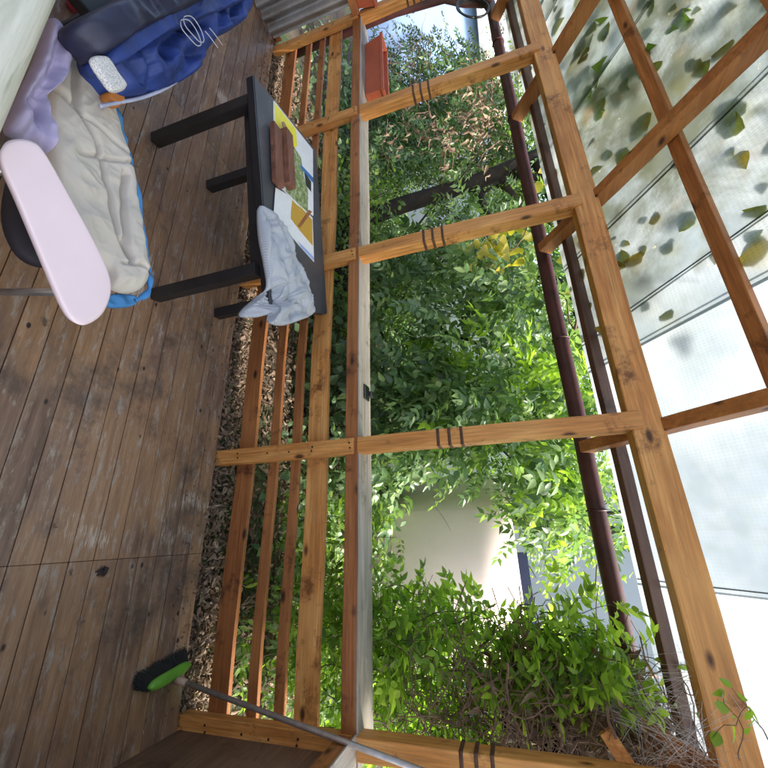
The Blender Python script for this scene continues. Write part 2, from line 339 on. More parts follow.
for i, (x0, x1, skew, l) in enumerate(SH):
    sk = skew; nx = SH[i + 1][2] if i + 1 < len(SH) else 0
    z0 = 2.537 + (.004 if i % 2 else 0); bm = bmesh.new(); ny = 30; nx_ = 14; g_ = {}
    for a in range(nx_ + 1):
        for c_ in range(ny + 1):
            y = 2.40 - c_ * 3.3 / ny; xa = x0 - .006 + sk * (2.4 - y) * 1.1; xb = x1 + .006 + nx * (2.4 - y) * 1.1; x = xa + (xb - xa) * a / nx_
            g_[a, c_] = bm.verts.new((x, y, roof_z(y, z0) + .006 * noise.noise(Vector((x * 2, y * 2, i)))))
    for a in range(nx_):
        for c_ in range(ny): bm.faces.new((g_[a, c_], g_[a, c_ + 1], g_[a + 1, c_ + 1], g_[a + 1, c_]))
    root = empty('roof_sheet', ((x0 + x1) / 2, 2.4, roof_z(2.4, z0)), l, 'roof sheet', 'translucent roof sheets')
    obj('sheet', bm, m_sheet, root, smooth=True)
    if i: beam('seam', roofpt(x0 - .02, 2.4, z0 + .008), roofpt(x0 - .02 + sk * 3.3 * 1.1, -.9, z0 + .008), .005 if i != 6 else .003, .004, m_seam, root, up=nup, bev=0)

# gutter, bracket, hose
m_red = plain('oxblood_paint', (.055, .016, .016), .5, .45, 9)
gut = empty('gutter', (-2, 2.46, 2.13), 'dark oxblood red round gutter pipe running outside the rafter ends', 'gutter')
tube('pipe', [(-4.95 + .3 * i, 2.455 + .004 * math.sin(i), 2.128 + .003 * math.cos(i * 1.3)) for i in range(22)], 0.047, m_red, gut, 20)
for k in range(5): tube('bracket', [(-4.3 + 1.05 * k, 2.455 + .050 * math.cos(t), 2.128 + .050 * math.sin(t)) for t in [2 * math.pi * j / 18 for j in range(19)]], .006, m_red, gut, 6)
tube('elbow', [(-4.90, 2.455, 2.125), (-5.02, 2.46, 2.10), (-5.08, 2.45, 2.0), (-5.06, 2.40, 1.88), (-5.05, 2.3, 1.7), (-5.05, 2.25, 1.2), (-5.05, 2.25, -.1)], .05, m_red, gut, 16)
m_hose = plain('black_hose', (.02, .016, .015), .4)
bm = bmesh.new()
for q in range(3):
    pts = [Vector((-4.78 + (.17 - .012 * q) * math.cos(t) - .01 * q, 2.34 + .05 * math.sin(t * 1) + .012 * q, 1.95 + (.15 - .01 * q) * math.sin(t))) for t in [2 * math.pi * k / 30 for k in range(31)]]; tube_mesh(bm, pts, .008 + .003 * (q == 1), 6)
tag(obj('hose_coil', bm, m_hose, smooth=True), 'coil of dark hose and wire hung at the far end of the gutter', 'hose')
m_metal = plain('dull_metal', (.10, .10, .10), .35, .2, 10, 1)
cl = empty('rail_clip', (-.74, 2.15, .9), 'small black metal clip on the outer edge of the grey handrail', 'clip')
pc = at_z(365, 392, .933)
cl.location = pc
boxo('clip_plate', (pc.x - .045, pc.x + .045, pc.y - .02, pc.y + .055, .9325, .9425), m_metal, cl); boxo('clip_hook', (pc.x - .015, pc.x + .02, pc.y + .03, pc.y + .075, .935, .965), m_metal, cl, .006)

# ------------------------------------------------------------------ side table and what lies on it
m_tab = plain('black_brown_laminate', (.018, .017, .018), .42, .25, 12)
m_tabtop, nt, b = mat_base('dusty_table_top', .42)
v = texc(nt); r = ramp(nt, [(.35, (.045, .046, .052)), (.65, (.075, .077, .085))]); nt.links.new(noi(nt, v, 3, 7, .7), r.inputs[0]); c = mixc(nt, thr(nt, noi(nt, v, 30, 6, .7), .63, .70), r.outputs[0], (.16, .16, .17)); nt.links.new(c, b.inputs['Base Color'])
TZ = .70
TA, TB, TC, TD = [at_z(*p, TZ) for p in ((253.5, 74), (316.5, 150.5), (327.5, 314), (271, 309))]
tbl = empty('side_table', ((TA + TC) / 2 * 1).to_tuple()[:2] + (0,), 'low dark side table with magazines and a grey shirt on top', 'table')
bm = bmesh.new(); P = [TA, TB, TC, TD]
vt = [bm.verts.new(Vector((p.x, p.y, TZ))) for p in P]; vb = [bm.verts.new(Vector((p.x, p.y, TZ - .05))) for p in P]
bm.faces.new(vt); bm.faces.new(vb[::-1])
for i in range(4): bm.faces.new((vt[i], vb[i], vb[(i + 1) % 4], vt[(i + 1) % 4]))
bmesh.ops.recalc_face_normals(bm, faces=bm.faces[:]); bmesh.ops.bevel(bm, geom=bm.edges[:], offset=.006, segments=3, affect='EDGES')
tt = obj('table_top', bm, m_tabtop, tbl)
tt.data.materials.append(m_tab)
for p in tt.data.polygons:
    if p.normal.z < .7: p.material_index = 1
ang = math.atan2(.222, .935)
for bx, by in ((-2.148, 1.083), (-1.228, 1.301), (-2.237, 1.503), (-1.378, 1.755)):
    mm_ = Matrix.Translation((bx, by, 0)) @ Matrix.Rotation(ang, 4, 'Z'); boxo('leg', (-.030, .030, -.030, .030, .002, .651), m_tab, tbl, .003, mm_)
ca = [(-2.13, 1.115), (-1.25, 1.325), (-1.40, 1.73), (-2.22, 1.48)]
for i in range(4):
    a_, b_ = ca[i], ca[(i + 1) % 4]; beam('apron', (*a_, .62), (*b_, .62), .018, .058, m_tab, tbl)

def T(px, py, dz=0): p = at_z(px, py, TZ + dz); return p
def flat(name, pts, z, th, mat, parent=None, bev=.0008):
    bm = bmesh.new(); vs = [bm.verts.new((p.x, p.y, z + th)) for p in pts]; f = bm.faces.new(vs)
    if f.normal.z < 0: f.normal_flip()
    r = bmesh.ops.extrude_face_region(bm, geom=[f])
    for g2 in r['geom']:
        if isinstance(g2, bmesh.types.BMVert): g2.co.z -= th
    bmesh.ops.recalc_face_normals(bm, faces=bm.faces[:]); return obj(name, bm, mat, parent)
def sol(name, c, rough=.35): return plain(name, c, rough, .05, 30)
m_white = sol('white_paper', (.78, .79, .80)); m_yel = sol('yellow_ink', (.85, .75, .02)); m_blue = sol('blue_ink', (.03, .16, .42)); m_org = sol('orange_ink', (.55, .32, .04))
m_photo, nt, b = mat_base('printed_garden_picture', .35); v = texc(nt); r = ramp(nt, [(.38, (.05, .08, .02)), (.5, (.22, .30, .08)), (.6, (.55, .58, .42)), (.7, (.10, .14, .06))]); nt.links.new(noi(nt, v, 45, 8, .8), r.inputs[0]); nt.links.new(r.outputs[0], b.inputs['Base Color'])
mg = empty('magazine', T(294, 160), 'open yellow and green garden magazine lying on the side table', 'magazine')
z = TZ + .001
flat('pages', [T(273, 101), T(312, 150), T(312.5, 216), T(296, 205), T(273, 180)], z, .006, m_white, mg)
flat('yellow_panel', [T(273.5, 103), T(295, 130), T(296, 146), T(287, 155), T(274, 142)], z + .0062, .0006, m_yel, mg)
flat('garden_picture', [T(285, 153), T(292, 146), T(300, 158), T(303, 178), T(307, 190), T(307, 213), T(297, 204), T(285, 192)], z + .0062, .0006, m_photo, mg)
flat('blue_strip', [T(299, 164), T(312, 178), T(312, 183), T(300, 169)], z + .007, .0006, m_blue, mg)
flat('dark_picture', [T(303, 172), T(310, 182), T(310, 192), T(305, 186)], z + .007, .0006, m_tab, mg)
fl = empty('leaflet', T(300, 235), 'orange and white printed leaflet on the table between magazine and shirt', 'leaflet')
flat('sheet', [T(290, 196), T(312, 218), T(313.5, 262), T(300, 247), T(288, 233)], z + .0005, .003, m_white, fl)
flat('orange_panel', [T(291, 197), T(311.5, 220), T(312, 246), T(300, 232), T(290, 219)], z + .0037, .0006, m_org, fl)
flat('brown_bar', [T(308, 210), T(311, 212), T(299, 228), T(297, 226)], z + .0046, .002, WD[0], fl)
flat('blue_band', [T(297, 241), T(313, 257), T(313.3, 261), T(301, 248)], z + .0037, .0006, sol('pale_blue_ink', (.30, .42, .75)), fl)
tag(flat('paper_card', [T(274, 188), T(291, 198), T(287, 232), T(272, 214)], z + .008, .001, m_white), 'blank white card overlapping the magazine on the table', 'card')
m_case = wood('tan_brown_case', 0, (.10, .035, .02), (.22, .085, .05), (.34, .15, .09), knots=False)
cs = empty('wooden_case', T(275, 155), 'narrow brown wooden case with a hinged lid lying along the magazine', 'case')
def prism(name, a, b, w1, z0, h, mat, parent):
    return beam(name, Vector((a.x, a.y, z0 + h / 2)), Vector((b.x, b.y, z0 + h / 2)), w1, h, mat, parent, bev=.003)
prism('case_base', T(272, 128), T(274, 186), .075, z + .0085, .030, m_case, cs)
prism('case_lid', T(281, 134), T(284, 188), .070, z + .0090, .048, m_case, cs)
bm = bmesh.new(); bmesh.ops.create_circle(bm, cap_ends=True, segments=20, radius=.022); bmesh.ops.translate(bm, vec=Vector(T(279, 128)) + Vector((0, 0, .03)), verts=bm.verts[:]); bmesh.ops.extrude_face_region(bm, geom=bm.faces[:])
bmesh.ops.translate(bm, vec=(0, 0, .008), verts=bm.verts[20:]); obj('round_tab', bm, plain('tan_leather', (.36, .22, .12), .6), cs)

# grey striped shirt on the table, one end hanging off the front corner
m_shirt, nt, b = mat_base('striped_grey_cotton', .9)
v = texc(nt, (1, 1, 1), rot=(0, 0, .4)); wv = N(nt, 'ShaderNodeTexWave'); wv.inputs['Scale'].default_value = 42; wv.inputs['Distortion'].default_value = 2.5; wv.inputs['Detail'].default_value = 1; nt.links.new(v, wv.inputs['Vector'])
c = mixc(nt, wv.outputs['Fac'], (.33, .35, .38), (.43, .455, .485)); nt.links.new(c, b.inputs['Base Color']); bump(nt, b, noi(nt, v, 60, 4), .2, .003)
sh_lines = [[T(258, 214), T(268, 250), T(282, 290), T(286, 320)], [T(262, 222), T(262, 262), T(272, 300)], [T(270, 225), T(288, 270), T(305, 300)], [T(268, 305), T(285, 300), T(300, 310)], [T(275, 322), T(290, 312), T(308, 316)]]
cr = creases(sh_lines, .022, .022)
def shf(x, y):
    n1 = noise.noise(Vector((x * 5 + y * 3, y * 5, 1))); n2 = noise.noise(Vector((x * 14 + 6 * n1, y * 9, 4))); q = noise.noise(Vector((x * 25 - y * 10, y * 22, 7)))
    return .022 + .024 * (1 - abs(n1) * 2.2) + .010 * (1 - 2.5 * abs(n2)) + .003 * q + cr(x, y)
shp = []
for px, py, z_ in ((257, 208, .71), (263, 209, .71), (273, 216, .71), (284, 236, .71), (294, 260, .71), (304, 285, .71), (312, 306, .71), (311, 315, .71), (297, 321, .705), (281, 326, .70), (268, 324, .69), (266, 316, .67), (253, 318, .63), (238, 317, .58), (243, 308, .60), (256, 297, .64), (266, 287, .70), (263, 262, .71), (258, 235, .71)):
    shp.append(at_z(px, py, z_ + .005))
shirt = cushion('shirt', shp, shf, m_shirt, None, .012, rings=60, k=12, centre=at_z(280, 283, .72))
tag(shirt, 'crumpled grey striped shirt spilling over the corner of the side table', 'shirt')

# ------------------------------------------------------------------ near corner: pale table, armchair with quilt, jacket
m_pale, nt, b = mat_base('pale_limewash', .5)
v = texc(nt, (1.2, 14, 4)); r = ramp(nt, [(.3, (.42, .42, .34)), (.5, (.58, .58, .49)), (.72, (.70, .69, .60))]); nt.links.new(noi(nt, v, 2.4, 7, .65), r.inputs[0])
c = mixc(nt, thr(nt, noi(nt, texc(nt, (3, 60, 3)), 2, 4), .6, .72), r.outputs[0], (.40, .42, .32)); nt.links.new(c, b.inputs['Base Color'])
pt = empty('dining_table', (-1.5, 0, 0), 'pale limewashed table with a thick rounded edge in the near corner', 'table')
pa, pb = at_z(0, 160, .80), at_z(65, 0, .80); dd = (pb - pa).normalized(); nn = Vector((-dd.y, dd.x, 0)); nn = nn if nn.y < 0 else -nn
pa = pa - dd * .28; pb = pb + dd * .75
bm = bmesh.new(); ring = []
prof = [(.0 + .045 - .045 * math.cos(t), .045 * math.sin(t)) for t in [math.pi * (-.5 + k / 14) for k in range(15)]]
# bullnose profile across the near edge
for base_p in (pa, pb):
    row = []
    for k in range(17):
        t = -math.pi / 2 + math.pi * k / 16; off = .05 - .05 * math.cos(t); row.append(bm.verts.new(base_p + nn * off + Vector((0, 0, -.05 + .05 * math.sin(t) + .0))))
    row.append(bm.verts.new(base_p + nn * .62 + Vector((0, 0, 0)))); row.append(bm.verts.new(base_p + nn * .62 + Vector((0, 0, -.1)))); ring.append(row)
n_ = len(ring[0])
for k in range(n_): bm.faces.new((ring[0][k], ring[0][(k + 1) % n_], ring[1][(k + 1) % n_], ring[1][k]))
bm.faces.new(ring[0]); bm.faces.new(ring[1][::-1]); bmesh.ops.recalc_face_normals(bm, faces=bm.faces[:])
tb = obj('table_top', bm, m_pale, pt)
for q, s_ in ((pa, 1), (pb, -1)):
    for of in (.12, .54):
        c_ = q + dd * .12 * s_ + nn * of; boxo('leg', (c_.x - .035, c_.x + .035, c_.y - .035, c_.y + .035, .002, .702), m_pale, pt)

m_pink = plain('pink_plastic', (.76, .62, .645), .6, .05, 3); m_black = plain('black_webbing', (.015, .012, .018), .7); m_steel = plain('grey_steel_tube', (.35, .35, .36), .35, .1, 20, .9)
ch = empty('armchair', (-.95, .45, 0), 'low armchair with a pink plastic armrest and thin metal frame', 'chair')
AZ = .735
ap = [at_z(*p, AZ) for p in ((1, 160), (4, 144), (16, 139), (32, 141), (44, 152), (66, 190), (92, 238), (108, 272), (111, 292), (103, 313), (88, 324), (76, 323), (64, 308), (44, 262), (18, 200))]
cushion('armrest', ap, lambda x, y: .004 * noise.noise(Vector((x * 4, y * 4, 0))), m_pink, ch, .004, rings=30, k=8, under=5, ex=24)
e0, e1 = at_z(58, 292, .71), at_z(-2, 292, .30); e2 = e1 + (e1 - e0) * .72; e2.z = .01
tube('frame_tube', [e0, e1, e2], .010, m_steel, ch)
s0 = at_z(12, 165, .71); tube('frame_tube', [s0, s0 + Vector((-.02, .0, -.7))], .010, m_steel, ch)
for q in (Vector((-1.40, .66, 0)), Vector((-1.15, .86, 0))): tube('leg', [q + Vector((0, 0, .01)), q + Vector((.06, -.06, .50))], .012, m_steel, ch)
sp_ = [at_z(*p, .42) for p in ((2, 200), (12, 250), (42, 268), (75, 258), (118, 268), (130, 200), (112, 120), (80, 80), (30, 120))]
cushion('seat', sp_, lambda x, y: .02 * noise.noise(Vector((x * 6, y * 6, 0))), m_black, ch, .03, rings=16, k=6)

m_quilt = plain('cream_lining', (.52, .48, .42), .85, .10, 3, bmp=.25)
m_qblue = plain('blue_piping', (.05, .22, .50), .7)
QZ = .56
qo = [(52, 52), (66, 44), (80, 52), (95, 75), (108, 98), (117, 128), (130, 165), (138, 200), (143, 240), (149, 275), (148, 290), (137, 298), (118, 294), (108, 275), (80, 255), (55, 215), (38, 165), (30, 120), (40, 80)]
qz = lambda px, py: QZ + (.02 if py > 150 else .0)
qs = [at_z(px - (9 if px > 60 else 0), py - (4 if py > 270 else 0), qz(px, py)) for px, py in qo]
def q_(px, py): return at_z(px, py, QZ)
ql = [[q_(45, 96), q_(62, 118), q_(80, 150), q_(92, 200), q_(100, 240), q_(112, 262)], [q_(62, 118), q_(90, 142), q_(118, 168)], [q_(60, 160), q_(90, 165), q_(134, 174)], [q_(108, 180), q_(106, 215), q_(108, 250), q_(114, 266)], [q_(62, 60), q_(60, 95), q_(62, 118)], [q_(105, 268), q_(125, 270), q_(146, 285)]]
c1 = creases(ql[:1] + ql[3:5], .030, .009); c2 = creases([ql[1], ql[2], ql[5]], .012, .006)
def ridge(x, y, s): return 1 - 2.4 * abs(noise.noise(Vector((x * s + 2.2 * noise.noise(Vector((x * 3, y * 3, s))), y * s * .6, s * 1.7))))
def qf(x, y): return .034 + .012 * noise.noise(Vector((x * 4, y * 4, 2))) + .007 * ridge(x, y, 9) + .0045 * ridge(y, x, 19) + .0015 * ridge(x, y, 46) + c1(x, y) + c2(x, y)
quilt = empty('quilted_bag', q_(95, 180), 'grubby cream quilted liner with blue edging slumped on the armchair', 'quilt')
cushion('lining', qs, qf, m_quilt, quilt, .03, rings=110, k=18)
eo = catmull([at_z(px + dx * .6, py + dy * .6, QZ + .04) for (px, py), (dx, dy) in zip(qo[1:12], ((2, -4), (4, -3), (4, -3), (3, -2), (2, -2), (1, -1), (1, 0), (1, 0), (1, 2), (0, 4), (-2, 4)))], 8, False)
rads = [.017 + .004 * math.sin(i * .9) if i < 36 else .009 + .003 * math.sin(i * .7) for i in range(len(eo))]
bm = bmesh.new(); tube_mesh(bm, eo, rads, 10); obj('piping', bm, m_qblue, quilt, smooth=True)
m_stitch = plain('brown_stitching', (.10, .075, .06), .9)
cq = sum(catmull([Vector(p) for p in qs], 12), Vector()) / (len(qs) * 12)
for l_ in (ql[0], ql[1], ql[2], ql[5]):
    pts = [Vector((p.x, p.y, QZ + .034 + qf(p.x, p.y))) for p in catmull([Vector(p) for p in l_], 10, False)]
    tube('stitched_seam', pts[2:-3], .0022, m_stitch, quilt, 5)
cushion('blue_back', [at_z(px, py, QZ - .05) for px, py in ((104, 296), (118, 294), (134, 297), (134, 305), (120, 308), (106, 306))], lambda x, y: .012 * noise.noise(Vector((x * 25, y * 25, 1))), m_qblue, quilt, .02, rings=12, k=6)

m_lav = plain('lavender_cloth', (.38, .34, .50), .85, .12, 12, bmp=.2)
lo = [at_z(px, py, .66) for px, py in ((46, 20), (60, 34), (66, 52), (64, 70), (54, 85), (44, 95), (36, 110), (40, 130), (44, 155), (30, 145), (14, 140), (4, 128), (20, 90), (36, 55))]
lc = creases([[at_z(20, 140, .66), at_z(32, 110, .66), at_z(50, 70, .66)], [at_z(36, 150, .66), at_z(28, 110, .66)], [at_z(55, 40, .66), at_z(40, 80, .66), at_z(24, 105, .66)]], .02, .012)
lv = empty('towel', at_z(40, 80, .60), 'crumpled lavender cloth between the pale table and the quilted liner', 'towel')
cushion('cloth', lo, lambda x, y: .02 + .02 * noise.noise(Vector((x * 11, y * 11, 3))) + .008 * ridge(x, y, 16) + .004 * ridge(y, x, 34) + lc(x, y), m_lav, lv, .02, rings=36, k=8)

m_blue_j, nt, b = mat_base('royal_blue_nylon', .62)
v = texc(nt); r = ramp(nt, [(.3, (.012, .028, .14)), (.7, (.022, .055, .25))]); nt.links.new(noi(nt, v, 6, 5), r.inputs[0]); nt.links.new(r.outputs[0], b.inputs['Base Color']); bump(nt, b, noi(nt, v, 22, 5, .6), .35, .01)
m_trim = plain('grey_white_trim', (.45, .46, .52), .7)
m_navy = plain('navy_nylon', (.012, .014, .04), .5, .25, 5, bmp=.4); m_knit, nt, b = mat_base('white_mesh_knit', .9)
vo = N(nt, 'ShaderNodeTexVoronoi'); vo.inputs['Scale'].default_value = 260; nt.links.new(texc(nt), vo.inputs['Vector']); r = ramp(nt, [(.2, (.25, .25, .26)), (.5, (.6, .59, .57))]); nt.links.new(vo.outputs['Distance'], r.inputs[0]); nt.links.new(r.outputs[0], b.inputs['Base Color'])
JZ = .62
def j_(px, py, z=JZ): return at_z(px, py, z)
jk = empty('jacket', j_(150, 50), 'royal blue jacket with navy sleeve and white trim draped over a stool', 'jacket')
jo = [(84, 76), (88, 52), (120, 20), (150, -12), (200, -30), (238, -20), (244, 8), (240, 26), (228, 38), (214, 44), (208, 52), (200, 66), (188, 82), (170, 94), (150, 101), (122, 106), (108, 104), (96, 92)]
jl = [[j_(100, 60), j_(116, 88), j_(140, 100)], [j_(152, 88), j_(166, 80), j_(168, 62), j_(160, 46)], [j_(135, 60), j_(150, 42), j_(180, 30)], [j_(200, 10), j_(195, 40), j_(208, 50)], [j_(125, 48), j_(140, 62)], [j_(220, 0), j_(214, 24), j_(226, 36)], [j_(170, 62), j_(186, 60), j_(200, 52)], [j_(124, 78), j_(132, 92), j_(150, 96)]]
jc = creases(jl, .045, .024)
def jf(x, y): return .06 + .05 * noise.noise(Vector((x * 4, y * 4, 6))) + .022 * (1 - 2.2 * abs(noise.noise(Vector((x * 9, y * 8, 2))))) + .010 * ridge(x, y, 14) + .005 * ridge(y, x, 30) + jc(x, y)
cushion('body', [j_(px - 7, py - 3) for px, py in jo], jf, m_blue_j, jk, .05, rings=70, k=10, centre=j_(165, 45))
so = [(60, 36), (66, 24), (100, 8), (130, -14), (168, -40), (215, -40), (225, -12), (196, 4), (160, 22), (120, 42), (92, 60), (84, 64), (74, 54)]
cushion('sleeve', [j_(px, py, JZ + .10) for px, py in so], lambda x, y: .05 + .03 * noise.noise(Vector((x * 3, y * 9, 6))) + .012 * ridge(x, y, 8) + .006 * ridge(y, x, 17), m_navy, jk, .05, rings=44, k=10)
so2 = [(82, 66), (92, 52), (130, 30), (165, 12), (200, -4), (232, -18), (240, 0), (215, 14), (180, 28), (140, 46), (110, 62), (92, 78)]
cushion('sleeve', [j_(px, py, JZ + .08) for px, py in so2], lambda x, y: .05 + .03 * noise.noise(Vector((x * 3, y * 9, 16))) + .012 * ridge(x * .6, y, 9) + .006 * ridge(y, x, 18), m_blue_j, jk, .04, rings=40, k=10)
for dd_ in (0, 5):
    tube('cuff_stripe', catmull([j_(px - 6 - dd_ * .6, py + dd_ * .7, JZ + .175) for px, py in ((190, 17), (198, 17), (206, 28), (210, 40), (206, 42), (198, 34), (191, 25))], 6, True), 00.0019, m_trim, jk, 6)
    tube('cuff_stripe', catmull([j_(px - 9 + dd_ * .9, py - dd_ * .6, JZ + .135) for px, py in ((214, 31), (219, 37), (227, 48))], 6, False), 00.0019, m_trim, jk, 6)
tube('zip', catmull([j_(px - 8, py - 4, JZ + .055) for px, py in ((208, 46), (204, 60), (192, 78), (176, 91), (152, 101), (124, 107), (108, 110))], 8, False), .0055, plain('zip_tape', (.42, .45, .60), .6), jk, 8)
kp = [j_(px, py, JZ + .155) for px, py in ((89, 60), (104, 57), (116, 74), (125, 88), (112, 93), (100, 80))]
cushion('knit_panel', kp, lambda x, y: .008, m_knit, jk, .008, rings=12, k=6)
cushion('orange_lining', [j_(px, py, JZ + .03) for px, py in ((102, 94), (112, 94), (120, 101), (116, 108), (106, 104))], lambda x, y: .01, plain('orange_cotton', (.45, .16, .03), .8), jk, .02, rings=8, k=5)
stl = empty('stool', (-1.9, .5, 0), 'dark stool almost hidden beneath the blue jacket', 'stool')
boxo('seat', (-2.25, -1.65, .25, .60, .52, .56), m_tab, stl, .01)
for x in (-2.2, -1.7):
    for y in (.29, .56): boxo('leg', (x - .02, x + .02, y - .02, y + .02, .002, .518), m_tab, stl)
bag = cushion('red_bag', [at_z(px, py, .10) for px, py in ((78, -10), (82, 4), (92, 8), (104, 3), (110, -12), (96, -22))], lambda x, y: .02 * noise.noise(Vector((x * 8, y * 8, 1))), plain('red_fabric', (.25, .02, .035), .7), None, .12, rings=16, k=6, under=.8)
tag(bag, 'small dark red bag on the floor beyond the pale table', 'bag')

# ------------------------------------------------------------------ broom
m_grn = plain('lime_plastic', (.13, .36, .04), .4, .2, 14); m_br = plain('dark_bristles', (.02, .022, .02), .9, .4, 40); m_alu = plain('scuffed_grey_handle', (.36, .32, .30), .38, .2, 30, .5)
brm = empty('broom', (.61, 1.80, 0), 'green headed broom leaning into the corner on a grey metal handle', 'broom')
h0 = at_z(147, 688, .05); h1 = at_z(188, 664, .05); hd = (h1 - h0).normalized(); hl = (h1 - h0).length; hs_ = Vector((-hd.y, hd.x, 0))
bm = bmesh.new(); segs = 22; rows = []
for i in range(segs + 1):
    t = i / segs; wdt = .026 * (1 - abs(2 * t - 1) ** 4) ** .5 + .002; cc = h0 + hd * hl * t; cc.z = .058 + .008 * math.sin(math.pi * t); row = []
    for a in range(12): th = 2 * math.pi * a / 12; row.append(bm.verts.new(cc + hs_ * math.cos(th) * wdt + Vector((0, 0, math.sin(th) * .017))))
    rows.append(row)
for a_, b_ in zip(rows, rows[1:]):
    for a in range(12): bm.faces.new((a_[a], a_[(a + 1) % 12], b_[(a + 1) % 12], b_[a]))
bm.faces.new(rows[0][::-1]); bm.faces.new(rows[-1]); obj('head', bm, m_grn, brm, smooth=True)
bm = bmesh.new()
lean = -hs_ if hs_.x > 0 else hs_
for i in range(2600):
    t = random.random(); o_ = random.uniform(-.02, .02); p = h0 + hd * hl * t + hs_ * o_; p.z = .052
    q = p + lean * random.uniform(.01, .055) + hd * (t - .6) * .06 + Vector((0, 0, -random.uniform(.036, .048))); dx = hd * .0012
    a1 = bm.verts.new(p - dx); a2 = bm.verts.new(p + dx); a3 = bm.verts.new(q + dx); a4 = bm.verts.new(q - dx); bm.faces.new((a1, a2, a3, a4))
obj('bristles', bm, m_br, brm)
ha = at_z(178, 680, .075); hb = at_y(345, 742, 1.855); hc = hb + (hb - ha).normalized() * .45
tube('handle', [ha, hb, hc], .0115, m_alu, brm, 14)
tube('ferrule', [ha - (hb - ha).normalized() * .015, ha + (hb - ha).normalized() * .05], [.019, .015], plain('pale_ferrule', (.42, .30, .22), .5), brm, 14)

# ------------------------------------------------------------------ planters
m_ter = plain('terracotta_plastic', (.38, .085, .035), .55, .15, 6)
def planter(x0, x1, y0, y1, z0, label, ang=0):
    r_ = empty('planter_box', ((x0 + x1) / 2, (y0 + y1) / 2, z0), label, 'planter', 'terracotta planters on the railing')
    bm = bmesh.new(); box(bm, x0, x1, y0, y1, z0, z0 + .165, 0)
    for v_ in bm.verts:
        if v_.co.z < z0 + .01: v_.co.x += .025 if v_.co.x < (x0 + x1) / 2 else -.025; v_.co.y += .02 if v_.co.y < (y0 + y1) / 2 else -.02
    tf = max(bm.faces, key=lambda f: f.calc_center_median().z); bmesh.ops.inset_region(bm, faces=[tf], thickness=.012); bmesh.ops.translate(bm, vec=(0, 0, -.05), verts=tf.verts[:])
    obj('trough', bm, m_ter, r_)
    bm = bmesh.new()
    for a in ((x0 - .01, x1 + .01, y0 - .01, y0 + .006), (x0 - .01, x1 + .01, y1 - .006, y1 + .01), (x0 - .01, x0 + .006, y0 + .007, y1 - .007), (x1 - .006, x1 + .01, y0 + .007, y1 - .007)): box(bm, *a, z0 + .15, z0 + .175, .003)
    obj('rim', bm, m_ter, r_); return r_
planter(-4.33, -3.55, 2.045, 2.20, .934, 'long terracotta planter box standing on the handrail between two posts')
planter(-4.72, -4.54, 1.42, 1.93, .927, 'terracotta planter box on the far side rail beyond the end post')

# ------------------------------------------------------------------ foliage tools
def leaf_mat(name, cols, trans=.45, rough=.45):
    m = bpy.data.materials.new(name); m.use_nodes = True; nt = m.node_tree; nt.nodes.remove(nt.nodes['Principled BSDF']); out = nt.nodes['Material Output']
    ge = N(nt, 'ShaderNodeNewGeometry'); f = noi(nt, ge.outputs['Position'], 2.3, 3)
    ad = N(nt, 'ShaderNodeMath', operation='ADD'); ml = N(nt, 'ShaderNodeMath', operation='MULTIPLY'); ml.inputs[1].default_value = .55; nt.links.new(ge.outputs['Random Per Island'], ml.inputs[0]); nt.links.new(ml.outputs[0], ad.inputs[0])
    m3 = N(nt, 'ShaderNodeMath', operation='MULTIPLY'); m3.inputs[1].default_value = .5; nt.links.new(f, m3.inputs[0]); nt.links.new(m3.outputs[0], ad.inputs[1])
    r = ramp(nt, [(i / (len(cols) - 1) * .86 + .06, c) for i, c in enumerate(cols)]); nt.links.new(ad.outputs[0], r.inputs[0])
    p = N(nt, 'ShaderNodeBsdfPrincipled'); p.inputs['Roughness'].default_value = rough; nt.links.new(r.outputs[0], p.inputs['Base Color'])
    t = N(nt, 'ShaderNodeBsdfTranslucent'); bc = N(nt, 'ShaderNodeMix', data_type='RGBA', blend_type='MULTIPLY'); bc.inputs[0].default_value = 1; nt.links.new(r.outputs[0], bc.inputs[6]); bc.inputs[7].default_value = (1.9, 2.0, .9, 1); nt.links.new(bc.outputs[2], t.inputs[0])
    mx = N(nt, 'ShaderNodeMixShader'); mx.inputs[0].default_value = trans; nt.links.new(p.outputs[0], mx.inputs[1]); nt.links.new(t.outputs[0], mx.inputs[2]); nt.links.new(mx.outputs[0], out.inputs['Surface']); return m
L_blue = leaf_mat('bluish_ash_leaf', [(.03, .06, .024), (.07, .13, .055), (.15, .25, .11), (.38, .48, .22)], .35, .28)
L_mid = leaf_mat('mid_green_leaf', [(.04, .08, .02), (.10, .18, .035), (.19, .31, .06), (.36, .47, .12)], .5, .35)
L_bright = leaf_mat('fresh_creeper_leaf', [(.05, .085, .02), (.13, .22, .035), (.27, .41, .06), (.44, .58, .15)], .55, .35)
L_ivy = leaf_mat('ivy_leaf', [(.04, .085, .035), (.08, .15, .06), (.14, .22, .10), (.30, .36, .20)], .25, .35)
L_yel = leaf_mat('yellowing_leaf', [(.22, .24, .04), (.38, .34, .05), (.48, .38, .07)], .5)
L_dry = leaf_mat('dry_brown_leaf', [(.045, .028, .018), (.13, .08, .048), (.24, .165, .11), (.38, .29, .20)], .08, .7)
L_roof = leaf_mat('fallen_roof_leaf', [(.08, .10, .045), (.15, .15, .06), (.32, .20, .07)], .7, .6)
m_bark = plain('dark_bark', (.035, .026, .022), .9, .4, 9, bmp=.8); m_twig = plain('dry_twig', (.17, .105, .07), .85, .35, 20); m_gtwig = plain('green_stem', (.06, .07, .025), .7, .3, 20)

